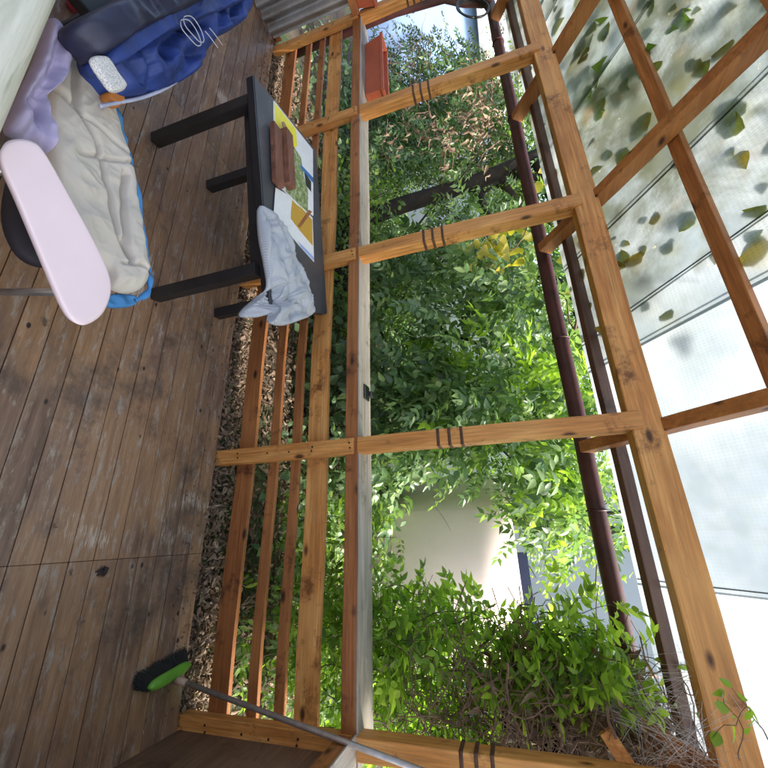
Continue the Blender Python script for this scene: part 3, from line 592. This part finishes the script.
def leaflet(L=1, Wd=.45, fold=.12, droop=.15, n=2):
    """one leaf blade along +X with a folded midrib"""
    if n == 1: t = [0, .38, 1]; wd = [0, 1, 0]
    elif n == 2: t = [0, .25, .62, 1]; wd = [.05, .95, .8, 0]
    else: t = [0, .15, .4, .7, 1]; wd = [.06, .75, 1, .62, 0]
    V, F = [], []
    for i, (a, b_) in enumerate(zip(t, wd)):
        zc = -droop * a * a * L
        V += [(a * L, 0, zc), (a * L, b_ * Wd / 2 * L, zc + fold * b_ * Wd * L), (a * L, -b_ * Wd / 2 * L, zc + fold * b_ * Wd * L)]
    for i in range(len(t) - 1):
        a, b_ = 3 * i, 3 * (i + 1); F += [(a, b_, b_ + 1, a + 1), (a, a + 2, b_ + 2, b_)]
    return np.array(V, float), F
def compound(npairs=4, L=1, ll=.34, Wd=.42, n=1, droop=.25):
    V, F = [], []
    def add(v, f, m):
        o = sum(len(x) for x in V); V.append(v @ m[:3, :3].T + m[:3, 3]); F.extend([tuple(i + o for i in q) for q in f])
    for k in range(npairs):
        t = .25 + .65 * k / max(1, npairs - 1)
        for s in (1, -1):
            v, f = leaflet(ll, Wd, .15, .2, n); a = s * rng.uniform(.8, 1.2); R_ = np.array(Matrix.Rotation(a, 3, 'Z') @ Matrix.Rotation(rng.uniform(-.5, .5), 3, 'X') @ Matrix.Rotation(rng.uniform(-.1, .4), 3, 'Y'))
            m = np.eye(4); m[:3, :3] = R_; m[:3, 3] = (t * L, 0, -droop * t * t * L); add(v, f, m)
    v, f = leaflet(ll, Wd, .15, .2, n); m = np.eye(4); m[:3, 3] = (.95 * L, 0, -droop * .9 * L); add(v, f, m)
    # rachis
    v = np.array([(0, .004, 0), (0, -.004, 0), (.95 * L, -.003, -droop * .9 * L), (.95 * L, .003, -droop * .9 * L)]); add(v, [(0, 1, 2, 3)], np.eye(4))
    return np.concatenate(V), F
def scatter(name, P, D, S, templ, mat, parent=None, roll=.6, smooth=False):
    """P positions, D pointing directions, S sizes; templ a list of (V, F)"""
    P, D, S = np.asarray(P, float), np.asarray(D, float), np.asarray(S, float); n = len(P)
    D = D / (np.linalg.norm(D, axis=1, keepdims=True) + 1e-9); up = np.tile([0, 0, 1.0], (n, 1)) + rng.normal(0, roll, (n, 3))
    Y = np.cross(up, D); Y /= np.linalg.norm(Y, axis=1, keepdims=True) + 1e-9; Z = np.cross(D, Y)
    R_ = np.stack([D, Y, Z], axis=2) * S[:, None, None]; which = rng.integers(0, len(templ), n)
    VV, FF, LL, off = [], [], [], 0
    for q, (V, F) in enumerate(templ):
        idx = np.nonzero(which == q)[0]
        if not len(idx): continue
        v = np.einsum('nij,kj->nki', R_[idx], V) + P[idx][:, None, :]; VV.append(v.reshape(-1, 3)); F = np.array(F)
        f = (F[None] + (off + np.arange(len(idx)) * len(V))[:, None, None]).reshape(-1, 4); FF.append(f); off += len(idx) * len(V)
    V = np.concatenate(VV); F = np.concatenate(FF); me = bpy.data.meshes.new(name)
    me.vertices.add(len(V)); me.vertices.foreach_set('co', V.ravel()); me.loops.add(F.size); me.loops.foreach_set('vertex_index', F.ravel()); me.polygons.add(len(F))
    me.polygons.foreach_set('loop_start', np.arange(0, F.size, 4)); me.polygons.foreach_set('loop_total', np.full(len(F), 4)); me.update(calc_edges=True)
    return link(name, me, parent, mat, smooth)
C9 = [compound(4) for _ in range(5)]; C7 = [compound(3, ll=.42, Wd=.48, n=3) for _ in range(5)]
L_dark = leaf_mat('dark_olive_leaf', [(.02, .035, .015), (.04, .065, .025), (.075, .11, .04), (.17, .22, .08)], .35, .35)
CB = [compound(4, n=3, Wd=.5, ll=.36) for _ in range(5)]
LV1 = [leaflet(1, .55, .15, .25, 2), leaflet(1, .48, .25, .1, 2), leaflet(1, .62, .1, .4, 2)]
IVY = [leaflet(1, .95, .12, .2, 3), leaflet(1, .85, .2, .35, 3)]
CURL = [leaflet(1, .5, .5, .7, 2), leaflet(1, .4, -.5, -.5, 2), leaflet(1, .6, .35, 1.0, 2)]
def cloud(cs, per, spread, size, down=.5, out=.7, sv=.3):
    cs = np.asarray(cs); c = np.repeat(cs, per, axis=0); off = rng.normal(0, 1, c.shape) * spread; D = off * out / np.mean(spread) + rng.normal(0, .6, c.shape); D[:, 2] -= down
    return c + off, D, size * rng.uniform(1 - sv, 1 + sv, len(c))
def wander(a, b, wob, n=10, sag=0):
    a, b = Vector(a), Vector(b); L = (b - a).length; s = random.uniform(0, 99); pts = []
    for i in range(n + 1):
        t = i / n; q = a.lerp(b, t) + Vector((noise.noise(Vector((t * 2.5, s, 0))), noise.noise(Vector((t * 2.5, s, 7))), noise.noise(Vector((t * 2.5, s, 14))))) * wob * L * math.sin(math.pi * min(1, t * 1.2) * .8 + .1); q.z -= sag * math.sin(math.pi * t); pts.append(q)
    return pts
def limb(bm, a, b, r0, r1, wob=.15, n=10, sag=0, sides=6):
    p = wander(a, b, wob, n, sag); tube_mesh(bm, p, [r0 + (r1 - r0) * i / n for i in range(n + 1)], sides); return p
def uni(px0, px1, py0, py1, y0, y1, n, ok=None):
    out = []
    while len(out) < n:
        px, py, y = random.uniform(px0, px1), random.uniform(py0, py1), random.uniform(y0, y1)
        if ok and not ok(px, py): continue
        out.append(at_y(px, py, y))
    return out

# ---- the ash tree close beyond the railing
holes = [(480, 332, 34, 20), (408, 352, 28, 18), (425, 300, 14, 12), (530, 350, 12, 10), (545, 300, 10, 12), (395, 405, 16, 12), (515, 395, 10, 9), (560, 455, 12, 10), (392, 222, 36, 28), (440, 238, 14, 10)]
def okc(px, py):
    for hx, hy_, rx, ry in holes:
        if ((px - hx) / rx) ** 2 + ((py - hy_) / ry) ** 2 < 1: return False
    if px < 530 and py > 470 - (px - 370) * .10 and not (px < 398 and py < 520): return False
    if px > 525 and py > 545: return False
    return py > 60
ash = empty('ash_tree', (-4.3, 3.75, -.15), 'dark leafy ash tree with drooping compound leaves filling the view beyond the railing', 'tree')
bm = bmesh.new(); ta, tb_ = at_y(330, 232, 3.75), at_y(530, 158, 3.95); tube_mesh(bm, wander(ta - (tb_ - ta) * .15, tb_ + (tb_ - ta) * .4, .05, 14), [.125 - .003 * i for i in range(15)], 12)
obj('trunk', bm, m_bark, ash, smooth=True)
br = [((370, 222), (520, 150), 4.8, .06), ((372, 290), (500, 180), 4.2, .035), ((420, 285), (500, 345), 4.2, .026), ((425, 322), (490, 352), 4.0, .028), ((400, 240), (555, 300), 4.6, .03), ((450, 300), (590, 420), 4.4, .02), ((385, 262), (470, 160), 4.0, .018), ((360, 250), (540, 215), 4.3, .03), ((500, 350), (585, 520), 4.3, .018), ((430, 370), (560, 520), 4.1, .016), ((380, 330), (430, 470), 3.8, .014)]
for (p0, p1, y, r_) in br:
    bm = bmesh.new(); a = at_y(*p0, y); b_ = at_y(*p1, y + random.uniform(-.5, .6)); pts = limb(bm, a, b_, r_, r_ * .45, .10, 12, sides=8)
    for q in pts[2::2]:
        limb(bm, q, q + Vector((random.uniform(-.6, .6), random.uniform(-.5, .5), random.uniform(-.3, .6))), r_ * .35, .003, .2, 6, sides=5)
    obj('limb', bm, m_bark, ash, smooth=True)
for i in range(9):
    bm = bmesh.new(); a = Vector((-4.35, 3.95, random.uniform(1.6, 2.8))); limb(bm, a, a + Vector((random.uniform(-2, 4.5), random.uniform(-.8, 1.5), random.uniform(.8, 2.2))), .07, .015, .15, 12, sides=7); obj('limb', bm, m_bark, ash, smooth=True)
def okf(px, py): return okc(px, py) and not (140 < py < 245 and abs(py - (222 - (px - 370) * .37)) < 26)
cs = uni(366, 610, 62, 545, 4.2, 5.8, 105, okc); P, D, S = cloud(cs, 24, np.array([.15, .20, .13]), .22, down=.9); scatter('crown', P, D, S, C9, L_mid, ash)
cs = uni(366, 606, 75, 540, 3.4, 4.6, 100, okf); P, D, S = cloud(cs, 24, np.array([.13, .16, .11]), .23, down=.9); scatter('crown', P, D, S, C9, L_blue, ash)
cs = uni(364, 505, 50, 165, 3.9, 5.6, 95) + uni(440, 540, 150, 260, 4.0, 5.4, 22); P, D, S = cloud(cs, 26, np.array([.17, .18, .15]), .21, down=.9); scatter('crown', P, D, S, C9, L_dark, ash)
cs = uni(366, 600, 250, 520, 3.6, 5.2, 8, okf); P, D, S = cloud(cs, 26, np.array([.14, .16, .12]), .23, down=.9); scatter('crown', P, D, S, C9, L_dark, ash)
cs = uni(368, 590, 255, 520, 3.0, 3.6, 30, okf) + uni(368, 520, 250, 420, 3.0, 3.5, 14, okf); P, D, S = cloud(cs, 12, np.array([.11, .12, .10]), .25, down=.9); scatter('crown', P, D, S, CB, L_blue, ash)
cs = uni(440, 600, 340, 520, 3.0, 3.8, 20, okf); P, D, S = cloud(cs, 8, np.array([.09, .10, .09]), .22, down=.8); scatter('crown', P, D, S, CB, L_bright, ash)
# upper crown above the roof line, out of the picture but part of the tree
cs2 = [Vector((random.uniform(-7.5, .5), random.uniform(3.6, 7), random.uniform(2.8, 5.0))) for _ in range(45)]
P, D, S = cloud(cs2, 17, np.array([.34, .34, .28]), .24, down=.6); scatter('crown', P, D, S, C9, L_mid, ash)

# ---- lighter trees further off
def far_tree(x, y, h, rx, nclump, label, lm, size=.13, per=60):
    t = empty('broadleaf_tree', (x, y, -.15), label, 'tree', 'trees at the back of the garden')
    bm = bmesh.new(); tube_mesh(bm, wander((x, y, -.2), (x + .3, y, h * .75), .06, 10), [.16 - .012 * i for i in range(11)], 8)
    obj('trunk', bm, m_bark, t, smooth=True)
    bm = bmesh.new(); cs = []
    for i in range(nclump):
        a = random.uniform(0, 2 * math.pi); rr = rx * math.sqrt(random.random()); zz = random.uniform(.04, 1) * h; p = Vector((x + rr * math.cos(a), y + rr * math.sin(a) * .6, zz)); cs.append(p)
        if i % 3 == 0: limb(bm, (x, y, max(.5, zz * .6)), p, .03, .006, .15, 8, sides=5)
    obj('limb', bm, m_bark, t)
    P, D, S = cloud(cs, per, np.array([.36, .36, .30]), size, down=.3); scatter('crown', P, D, S, LV1, lm, t)
far_tree(-17, 13, 8, 3.0, 90, 'hazy green tree rising behind the whitewashed outbuilding', L_mid)
far_tree(-10.5, 15.5, 8, 2.6, 70, 'sunlit mid green tree behind the trunk of the ash', L_bright)
far_tree(-3.8, 9.6, 6.5, 2.3, 110, 'tall mid green tree left of the cream wall', L_mid)
far_tree(-.3, 8.4, 7.5, 1.3, 40, 'yellow green tree overhanging the cream wall', L_bright, .12, 50)
far_tree(5.6, 8.5, 6, 2.4, 90, 'green tree at the right end of the garden', L_mid)

# ---- yellow leaved climber near the gutter
yc = empty('grape_vine', at_y(505, 255, 3.0), 'climber with large yellowing leaves hanging just below the gutter', 'vine')
bm = bmesh.new(); limb(bm, at_y(560, 190, 2.9), at_y(480, 285, 3.05), .008, .004, .2, 12); limb(bm, at_y(575, 330, 2.9), at_y(520, 250, 3.0), .006, .003, .2, 10); limb(bm, at_y(575, 330, 2.9), at_y(590, 100, 2.8), .01, .006, .1, 14); obj('stem', bm, m_twig, yc)
P = [at_y(random.gauss(502, 15), random.gauss(247, 15), random.uniform(2.85, 3.15)) for _ in range(46)] + [at_y(random.uniform(530, 575), random.uniform(150, 300), 2.95) for _ in range(14)]
scatter('leaves', P, [(random.uniform(-1, 1), random.uniform(-1, .2), -random.uniform(.3, 1)) for _ in P], [random.uniform(.08, .13) for _ in P], IVY, L_yel, yc, .5)

# ---- dead vine near the planters
dv = empty('dry_vine', at_y(430, 130, 3.2), 'dead brown vine tangle hanging between planter and gutter', 'vine')
bm = bmesh.new()
for i in range(60):
    a = at_y(random.uniform(385, 500), random.uniform(50, 150), random.uniform(2.8, 3.6)); limb(bm, a, a + Vector((random.uniform(-.7, .7), random.uniform(-.3, .3), random.uniform(-.4, .3))), .006, .002, .3, 8, sides=4)
obj('stem', bm, m_twig, dv)
cs = uni(395, 500, 60, 150, 2.8, 3.6, 20); P, D, S = cloud(cs, 26, np.array([.13, .13, .10]), .055, 1.0); scatter('leaves', P, D, S, CURL, L_dry, dv)

# ---- fresh creeper at the corner
def okb(px, py):
    lim = float(np.interp(py, [500, 550, 596, 618, 650, 710], [376, 386, 404, 530, 605, 668]))
    if py > 655 and px < 600 and random.random() < .45: return False
    if px > min(lim, 668): return False
    if px > 560 and py > 640 + (700 - px) * .2 and random.random() < .6: return False
    if py > 690 - max(0, 470 - px) * .2 and px > 480 and random.random() < .75: return False
    return py < 742
crp = empty('creeper', at_y(480, 680, 2.6), 'bright green creeper climbing over the handrail at the broom corner', 'creeper')
bm = bmesh.new(); Pl, Dl, Sl = [], [], []
starts = []
for i in range(78):
    while True:
        px, py = random.uniform(366, 690), random.uniform(500, 742)
        if okb(px, py): break
    y = random.uniform(2.25, 3.0); tip = at_y(px, py, y); root = tip + Vector((random.uniform(-.1, .35), random.uniform(-.15, .15), -random.uniform(.25, .6))); root.z = max(root.z, -.1)
    pts = limb(bm, root, tip, .004, .0015, .25, 10, sides=4)
    for k, q in enumerate(pts[3:]):
        for s_ in range(2):
            dr = Vector((random.uniform(-1, 1), random.uniform(-1, .6), random.uniform(-.3, 1.1))); Pl.append(q); Dl.append(dr); Sl.append(random.uniform(.09, .17))
for i in range(34):
    px, py = random.uniform(540, 665), random.uniform(598, 695)
    if px > 600 + (py - 598) * .75: continue
    tip = at_y(px, py, random.uniform(2.12, 2.3)); root = tip + Vector((random.uniform(-.05, .2), random.uniform(0, .15), -random.uniform(.2, .4))); pts = limb(bm, root, tip, .003, .0012, .25, 8, sides=4)
    for q in pts[3:]: Pl.append(q); Dl.append(Vector((random.uniform(-1, 1), random.uniform(-1, .3), random.uniform(-.2, 1.1)))); Sl.append(random.uniform(.10, .16))
obj('stem', bm, m_gtwig, crp); scatter('leaves', Pl, Dl, Sl, C7, L_bright, crp, .5, smooth=True)
# lower creeper seen between the boards
cr2 = empty('creeper', at_y(300, 640, 2.7), 'darker creeper growing behind the railing boards near the broom', 'creeper')
cs = uni(235, 350, 500, 715, 2.35, 3.6, 60); bm = bmesh.new()
for q in cs[:45]: limb(bm, (q.x + random.uniform(-.3, .3), q.y, -.1), q, .005, .002, .25, 9, sides=4)
obj('stem', bm, m_twig, cr2); P, D, S = cloud(cs, 14, np.array([.13, .13, .12]), .12, .2); scatter('leaves', P, D, S, C7, L_mid, cr2)

# ---- dry twig thatch at the corner
th = empty('dry_thatch', at_y(560, 720, 2.3), 'dense tangle of brown dead twigs and roots heaped on the railing corner', 'dead vine')
bm = bmesh.new()
def okt(px, py): return py > 650 + max(0, 520 - px) * .75 + max(0, px - 600) * .62
for q in uni(440, 720, 600, 775, 2.12, 2.6, 330, okt):
    d = Vector((random.gauss(0, .12), random.gauss(0, .06), random.gauss(.0, .09))); limb(bm, q - d, q + d, random.choice((.0035, .0025, .006)), .0015, .35, 9, sides=4)
for q in uni(380, 560, 625, 745, 2.15, 2.7, 190):
    d = Vector((random.gauss(.02, .16), random.gauss(0, .07), random.gauss(0, .14))); limb(bm, q - d, q + d, .003, .0015, .35, 9, sides=4)
obj('twigs', bm, m_twig, th)
cs = uni(480, 700, 650, 775, 2.2, 2.65, 60, okt); P, D, S = cloud(cs, 10, np.array([.06, .06, .05]), .06, .3); scatter('dead_leaves', P, D, S, CURL, L_dry, th)
m_felt = plain('matted_fibre', (.05, .032, .025), .95, .5, 25, bmp=1)
cushion('matted_core', [at_y(px, py, 2.55) for px, py in ((485, 745), (530, 690), (590, 672), (640, 690), (690, 742), (740, 800), (600, 830), (490, 800))], lambda x, y: 0, m_felt, th, .05, rings=10, k=6)
# bits in front of the clean roof: a few stray leaves and stems
ln = empty('creeper', at_y(700, 700, 2.1), 'thin creeper shoots with a few leaves reaching across the bright roof', 'creeper')
bm = bmesh.new(); P, D, S = [], [], []
for p0, p1, y in (((640, 655), (700, 672), 2.3), ((630, 690), (715, 720), 2.2), ((740, 760), (725, 690), 1.75), ((768, 740), (735, 690), 1.7), ((600, 640), (690, 690), 2.35), ((700, 768), (745, 700), 1.8)):
    pts = limb(bm, at_y(*p0, y), at_y(*p1, y), .0022, .001, .25, 10, sides=4)
    for q in pts[4::2]: P.append(q); D.append((random.uniform(-1, 1), random.uniform(-1, 0), random.uniform(-1, .6))); S.append(random.uniform(.035, .07))
obj('stem', bm, m_twig, ln); scatter('leaves', P, D, S, [leaflet(1, .55, .15, .25, 3)], L_bright, ln)
bat = at_y(605, 730, 2.12); bat2 = at_y(634, 775, 2.12)
tag(beam('wood_offcut', bat, bat2, .03, .055, W[1]), 'pale timber offcut wedged in the twigs at the railing corner', 'offcut')
tag(beam('wood_offcut', at_y(640, 722, 2.2), at_y(720, 772, 2.05), .05, .02, WR[0]), 'brown batten lying along the top of the dry twigs', 'offcut')
# cobweb: fine threads
m_web = plain('cobweb_silk', (.6, .58, .58), .7); wb = bmesh.new()
anc = [at_y(640, 705, 2.15), at_y(620, 670, 2.3), at_y(690, 755, 2.0), at_y(650, 765, 2.1), at_y(705, 670, 2.0), at_y(735, 720, 1.95), at_y(725, 765, 1.95), at_y(600, 700, 2.2)]
for i in range(130):
    a, b_ = random.sample(anc, 2); j = Vector((random.gauss(0, .035), random.gauss(0, .02), random.gauss(0, .035))); j2 = Vector((random.gauss(0, .035), random.gauss(0, .02), random.gauss(0, .035)))
    tube_mesh(wb, wander(a + j, b_ + j2, .06, 6, .01), .0006, 3, False)
tag(obj('cobweb', wb, m_web), 'dusty cobweb stretched between the twigs and the beam end', 'cobweb')

# ---- ivy and litter on the ground
cs = [Vector((random.uniform(-7, 1.5), random.uniform(2.7, 7.5), random.uniform(-.15, .22))) for _ in range(520)]
P, D, S = cloud(cs, 22, np.array([.17, .17, .09]), .075, -.3); tag(scatter('ivy_ground_cover', P, D, S, IVY, L_ivy), 'ivy covering the soil beyond the railing', 'ground cover', kind='stuff')
bush = empty('garden_shrub', (-3.2, 3.6, -.15), 'low leafy shrub seen between the boards beside the table', 'shrub')
cs = [Vector((random.uniform(-4.3, -1.9), random.uniform(3.1, 4.4), random.uniform(.0, .8))) for _ in range(48)]; bm = bmesh.new()
for q in cs: limb(bm, (-3.1 + random.uniform(-.4, .4), 3.7, -.15), q, .012, .003, .2, 8, sides=5)
obj('stem', bm, m_bark, bush); P, D, S = cloud(cs, 36, np.array([.17, .17, .14]), .07, 0); scatter('leaves', P, D, S, LV1, L_mid, bush)
bush = empty('garden_shrub', (-1.0, 3.4, -.15), 'low glossy shrub seen between the boards below the metal clip', 'shrub')
cs = [Vector((random.uniform(-1.8, -.2), random.uniform(3.0, 3.9), random.uniform(-.05, .75))) for _ in range(36)]; bm = bmesh.new()
for q in cs: limb(bm, (-1.0 + random.uniform(-.4, .4), 3.4, -.15), q, .012, .003, .2, 8, sides=5)
obj('stem', bm, m_bark, bush); P, D, S = cloud(cs, 26, np.array([.15, .15, .12]), .085, 0); scatter('leaves', P, D, S, IVY, L_ivy, bush)

boxo('garden_bed', (-5.2, 1.2, 1.915, 2.75, -.5, -.035), m_ground, None, bev=.02)['kind'] = 'structure'
n = 5200; yy = 1.925 + np.abs(rng.normal(0, .16, n)); xx = rng.uniform(-4.7, .95, n); keep = rng.random(n) < 1; zz = -.03 + .05 * np.exp(-((yy - 2.03) / .1) ** 2) * rng.random(n) + .015 * rng.random(n)
P = np.stack([xx, yy, zz], 1); D = rng.normal(0, 1, (n, 3)) * [1, 1, .35]; S = rng.uniform(.020, .055, n)
tag(scatter('leaf_litter', P, D, S, CURL, L_dry), 'dry brown leaves heaped along the outer edge of the deck', 'leaf litter', kind='stuff')
n = 9000; yq = rng.uniform(2.15, 4.4, n); P = np.stack([rng.uniform(-5.0, 1.15, n), yq, np.where(yq < 2.75, -.03, -.13) + .05 * rng.random(n)], 1)
tag(scatter('leaf_litter', P, rng.normal(0, 1, (n, 3)) * [1, 1, .35], rng.uniform(.03, .07, n), CURL, L_dry), 'dry leaves scattered over the soil beyond the railing', 'leaf litter', kind='stuff')
# single leaves and bits on the boards
for i, (px, py, s_, l) in enumerate(((45, 318, .04, 'pale curled dry leaf on the boards just below the pink armrest'), (104, 566, .055, 'dark curled dry leaf at the butt joint of the boards'), (70, 570, .035, 'cream scrap of dry leaf left of the dark curled leaf'), (78, 626, .04, 'brown dry leaf on the boards left of the broom'), (177, 588, .05, 'pale narrow dry leaf on the boards right of the dark curled leaf'), (207, 517, .05, 'curled dry leaf on the deck edge beside the litter'), (200, 358, .03, 'small pale dry leaf on the boards near the table leg'), (138, 640, .012, 'tiny pale crumb on the boards above the broom head'), (52, 528, .03, 'small brown dry leaf on the open boards'))):
    p = at_z(px, py, .006); o = scatter('dry_leaf', [p, p + Vector((.006, .004, .003))][:1 + (i in (0, 1, 5))], rng.normal(0, 1, (1 + (i in (0, 1, 5)), 3)) * [1, 1, .1], [s_] * (1 + (i in (0, 1, 5))), CURL[:1], m_bark if i == 1 else L_dry); tag(o, l, 'dry leaf', 'stray dry leaves on the boards')
n = 420; P = np.stack([rng.uniform(-4.4, .8, n), 1.90 - np.abs(rng.normal(0, .09, n)), np.full(n, .004)], 1)
tag(scatter('leaf_crumbs', P, rng.normal(0, 1, (n, 3)) * [1, 1, .05], rng.uniform(.006, .022, n), CURL[:2], L_dry), 'crumbs of dry leaf along the edge of the boards', 'leaf crumbs', kind='stuff')

# ---- wire mesh fence just beyond the railing
bm = bmesh.new()
for i in range(72):
    x = -5.0 + .085 * i; tube_mesh(bm, [(x + .01 * math.sin(k + i), 2.36 + .012 * math.sin(k * 1.7 + i * .4), -.1 + .28 * k) for k in range(5)], .0011, 3, False)
for j in range(13):
    z = -.05 + .085 * j; tube_mesh(bm, [(-5.0 + .35 * k, 2.362 + .01 * math.sin(k * 1.3), z + .008 * math.sin(k + j)) for k in range(18)], .0011, 3, False)
tag(obj('wire_fence', bm, m_metal), 'thin rusty wire mesh fence behind the railing boards', 'fence')

# ------------------------------------------------------------------ things beyond
m_cream = plain('beige_render', (.86, .71, .64), .9, .04, 2, bmp=.1)
bm = bmesh.new(); pr = [(4.55, -.2)] + [(4.98 - .43 * math.cos(t), 1.23 + .43 * math.sin(t)) for t in [math.pi * k / 20 for k in range(21)]] + [(5.41, -.2)]
A = [bm.verts.new((-.48, y, z)) for y, z in pr]; B = [bm.verts.new((1.9, y, z)) for y, z in pr]; n_ = len(pr)
for k in range(n_): bm.faces.new((A[k], A[(k + 1) % n_], B[(k + 1) % n_], B[k]))
bm.faces.new(A[::-1]); bm.faces.new(B); bmesh.ops.recalc_face_normals(bm, faces=bm.faces[:]); 
bm.transform(Matrix.Translation((-.48, 4.98, 0)) @ Matrix.Rotation(math.radians(33), 4, 'Z') @ Matrix.Translation((.48, -4.98, 0)))
tag(obj('garden_wall', bm, m_cream, smooth=True), 'smooth beige garden wall with a rounded top, glimpsed behind the creeper', 'wall')
tag(boxo('garden_rail', (.3, 2.4, 6.9, 7.0, 1.62, 1.80), plain('dark_blue_paint', (.03, .045, .11), .5)), 'dark blue rail just above the beige garden wall', 'rail')
hs2 = empty('white_house', (3, 11, -.15), 'pale lilac white house far behind the beige wall', 'house')
m_lil = plain('lilac_white_render', (.66, .64, .72), .9, .05, 1); boxo('wall', (-1.2, 8, 11, 15, -.2, 5.2), m_lil, hs2, 0)
nw = empty('outbuilding', (-11, 9.5, -.15), 'sunlit whitewashed outbuilding glimpsed through gaps beside the dark ash trunk', 'outbuilding')
ow = plain('whitewash', (.80, .79, .78), .9, .06, 1); mo = Matrix.Translation((-10.6, 9.6, 0)) @ Matrix.Rotation(math.atan2(9, 4), 4, 'Z')
boxo('wall', (-6, 6, .0, 3, -.2, 3.3), ow, nw, 0, mo); boxo('roof', (-6.2, 6.2, -.25, 3.2, 3.302, 3.45), plain('coping_stone', (.3, .3, .3), .9), nw, 0, mo)
boxo('wall', (-10.2, -.6, 7.6, 7.85, -.2, 2.6), plain('whitewash', (.80, .79, .78), .9, .06, 1), nw, .02); boxo('coping', (-10.25, -.55, 7.55, 7.9, 2.601, 2.68), plain('coping_stone', (.5, .5, .48), .9), nw, .01)
boxo('window', (2.2, 3.4, 10.94, 10.998, 1.6, 2.9), plain('dark_glass', (.05, .07, .09), .1), hs2)
bm = bmesh.new(); box(bm, -1.5, 8.3, 10.7, 15.3, 5.2, 5.45, .02); obj('roof', bm, plain('grey_roof', (.2, .19, .2), .8), hs2)
bs = empty('blue_shed', (-13, 7, -.15), 'light blue shed with white framed window panes at the far end of the garden', 'shed')
boxo('wall', (-15, -10.3, 4.2, 7.5, -.2, 2.3), plain('pale_blue_boards', (.26, .38, .66), .7, .12, 2), bs, 0)
for k, x in enumerate((-14.2, -12.8, -11.4)):
    wn = boxo('window', (x - .5, x + .5, 4.12, 4.195, .7, 1.8), plain('white_frame_paint', (.7, .72, .75), .5), bs); boxo('pane', (x - .43, x + .43, 4.10, 4.118, .77, 1.73), plain('pale_glass', (.35, .42, .5), .1), wn)
boxo('roof', (-15.2, -10.1, 4.0, 7.7, 2.3, 2.42), plain('shed_felt', (.25, .26, .28), .8), bs)
cr_ = empty('storage_crate', (-.05, 3.2, -.25), 'small grey plastic crate in the garden glimpsed between the railing boards', 'crate')
boxo('body', (-.18, .10, 3.15, 3.4, -.15, .06), plain('grey_plastic', (.22, .22, .26), .6), cr_, .01); boxo('lid', (-.19, .11, 3.14, 3.41, .061, .085), plain('grey_lid', (.30, .30, .34), .6), cr_, .006)

# ------------------------------------------------------------------ leaves on and over the roof
def okr(px, py): return py < 350 - (px - 540) * .18
P, D, S = [], [], []
for i in range(420):
    x = random.uniform(-4.8, -.95) if random.random() < .8 else random.uniform(-1.6, -.8); y = random.uniform(-.3, 2.4); P.append((x, y, roof_z(y, 2.56) + random.choice((.001, .006, .02, .035)))); D.append((random.uniform(-1, 1), random.uniform(-1, 1) * .81, -random.uniform(-1, 1) * 0)); S.append(random.choice((.05, .07, .10, .13)) * random.uniform(.8, 1.1))
D = [(d[0], d[1], -SL * d[1] + random.uniform(-.1, .1)) for d in D]
lf = scatter('fallen_leaves', P, D, S, IVY, L_roof, None, .25); tag(lf, 'large brown and olive leaves lying on top of the stained roof sheets', 'fallen leaves', kind='stuff')
ov = empty('roof_creeper', (-2.5, 1.5, 3.2), 'leafy climber sprawled over the stained half of the roof', 'climber')
cs = []
while len(cs) < 95:
    x, y = random.uniform(-5, -1.0), random.uniform(-.6, 2.4)
    if noise.noise(Vector((x * 1.1, y * 1.1, 3))) > -.02: cs.append(Vector((x, y, roof_z(y, 2.60) + random.uniform(.08, .45))))
P, D, S = cloud(cs, 11, np.array([.16, .16, .06]), .10, 0); P[:, 2] = np.maximum(P[:, 2], 2.60 + SL * (1.97 - P[:, 1])); scatter('leaves', P, D, S, IVY, L_mid, ov)
bm = bmesh.new()
for q in cs[::3]: limb(bm, q, q + Vector((random.uniform(-.9, .9), random.uniform(-.5, .5), 0)) * 1.0, .007, .003, .15, 8, sides=4)
obj('stem', bm, m_bark, ov)
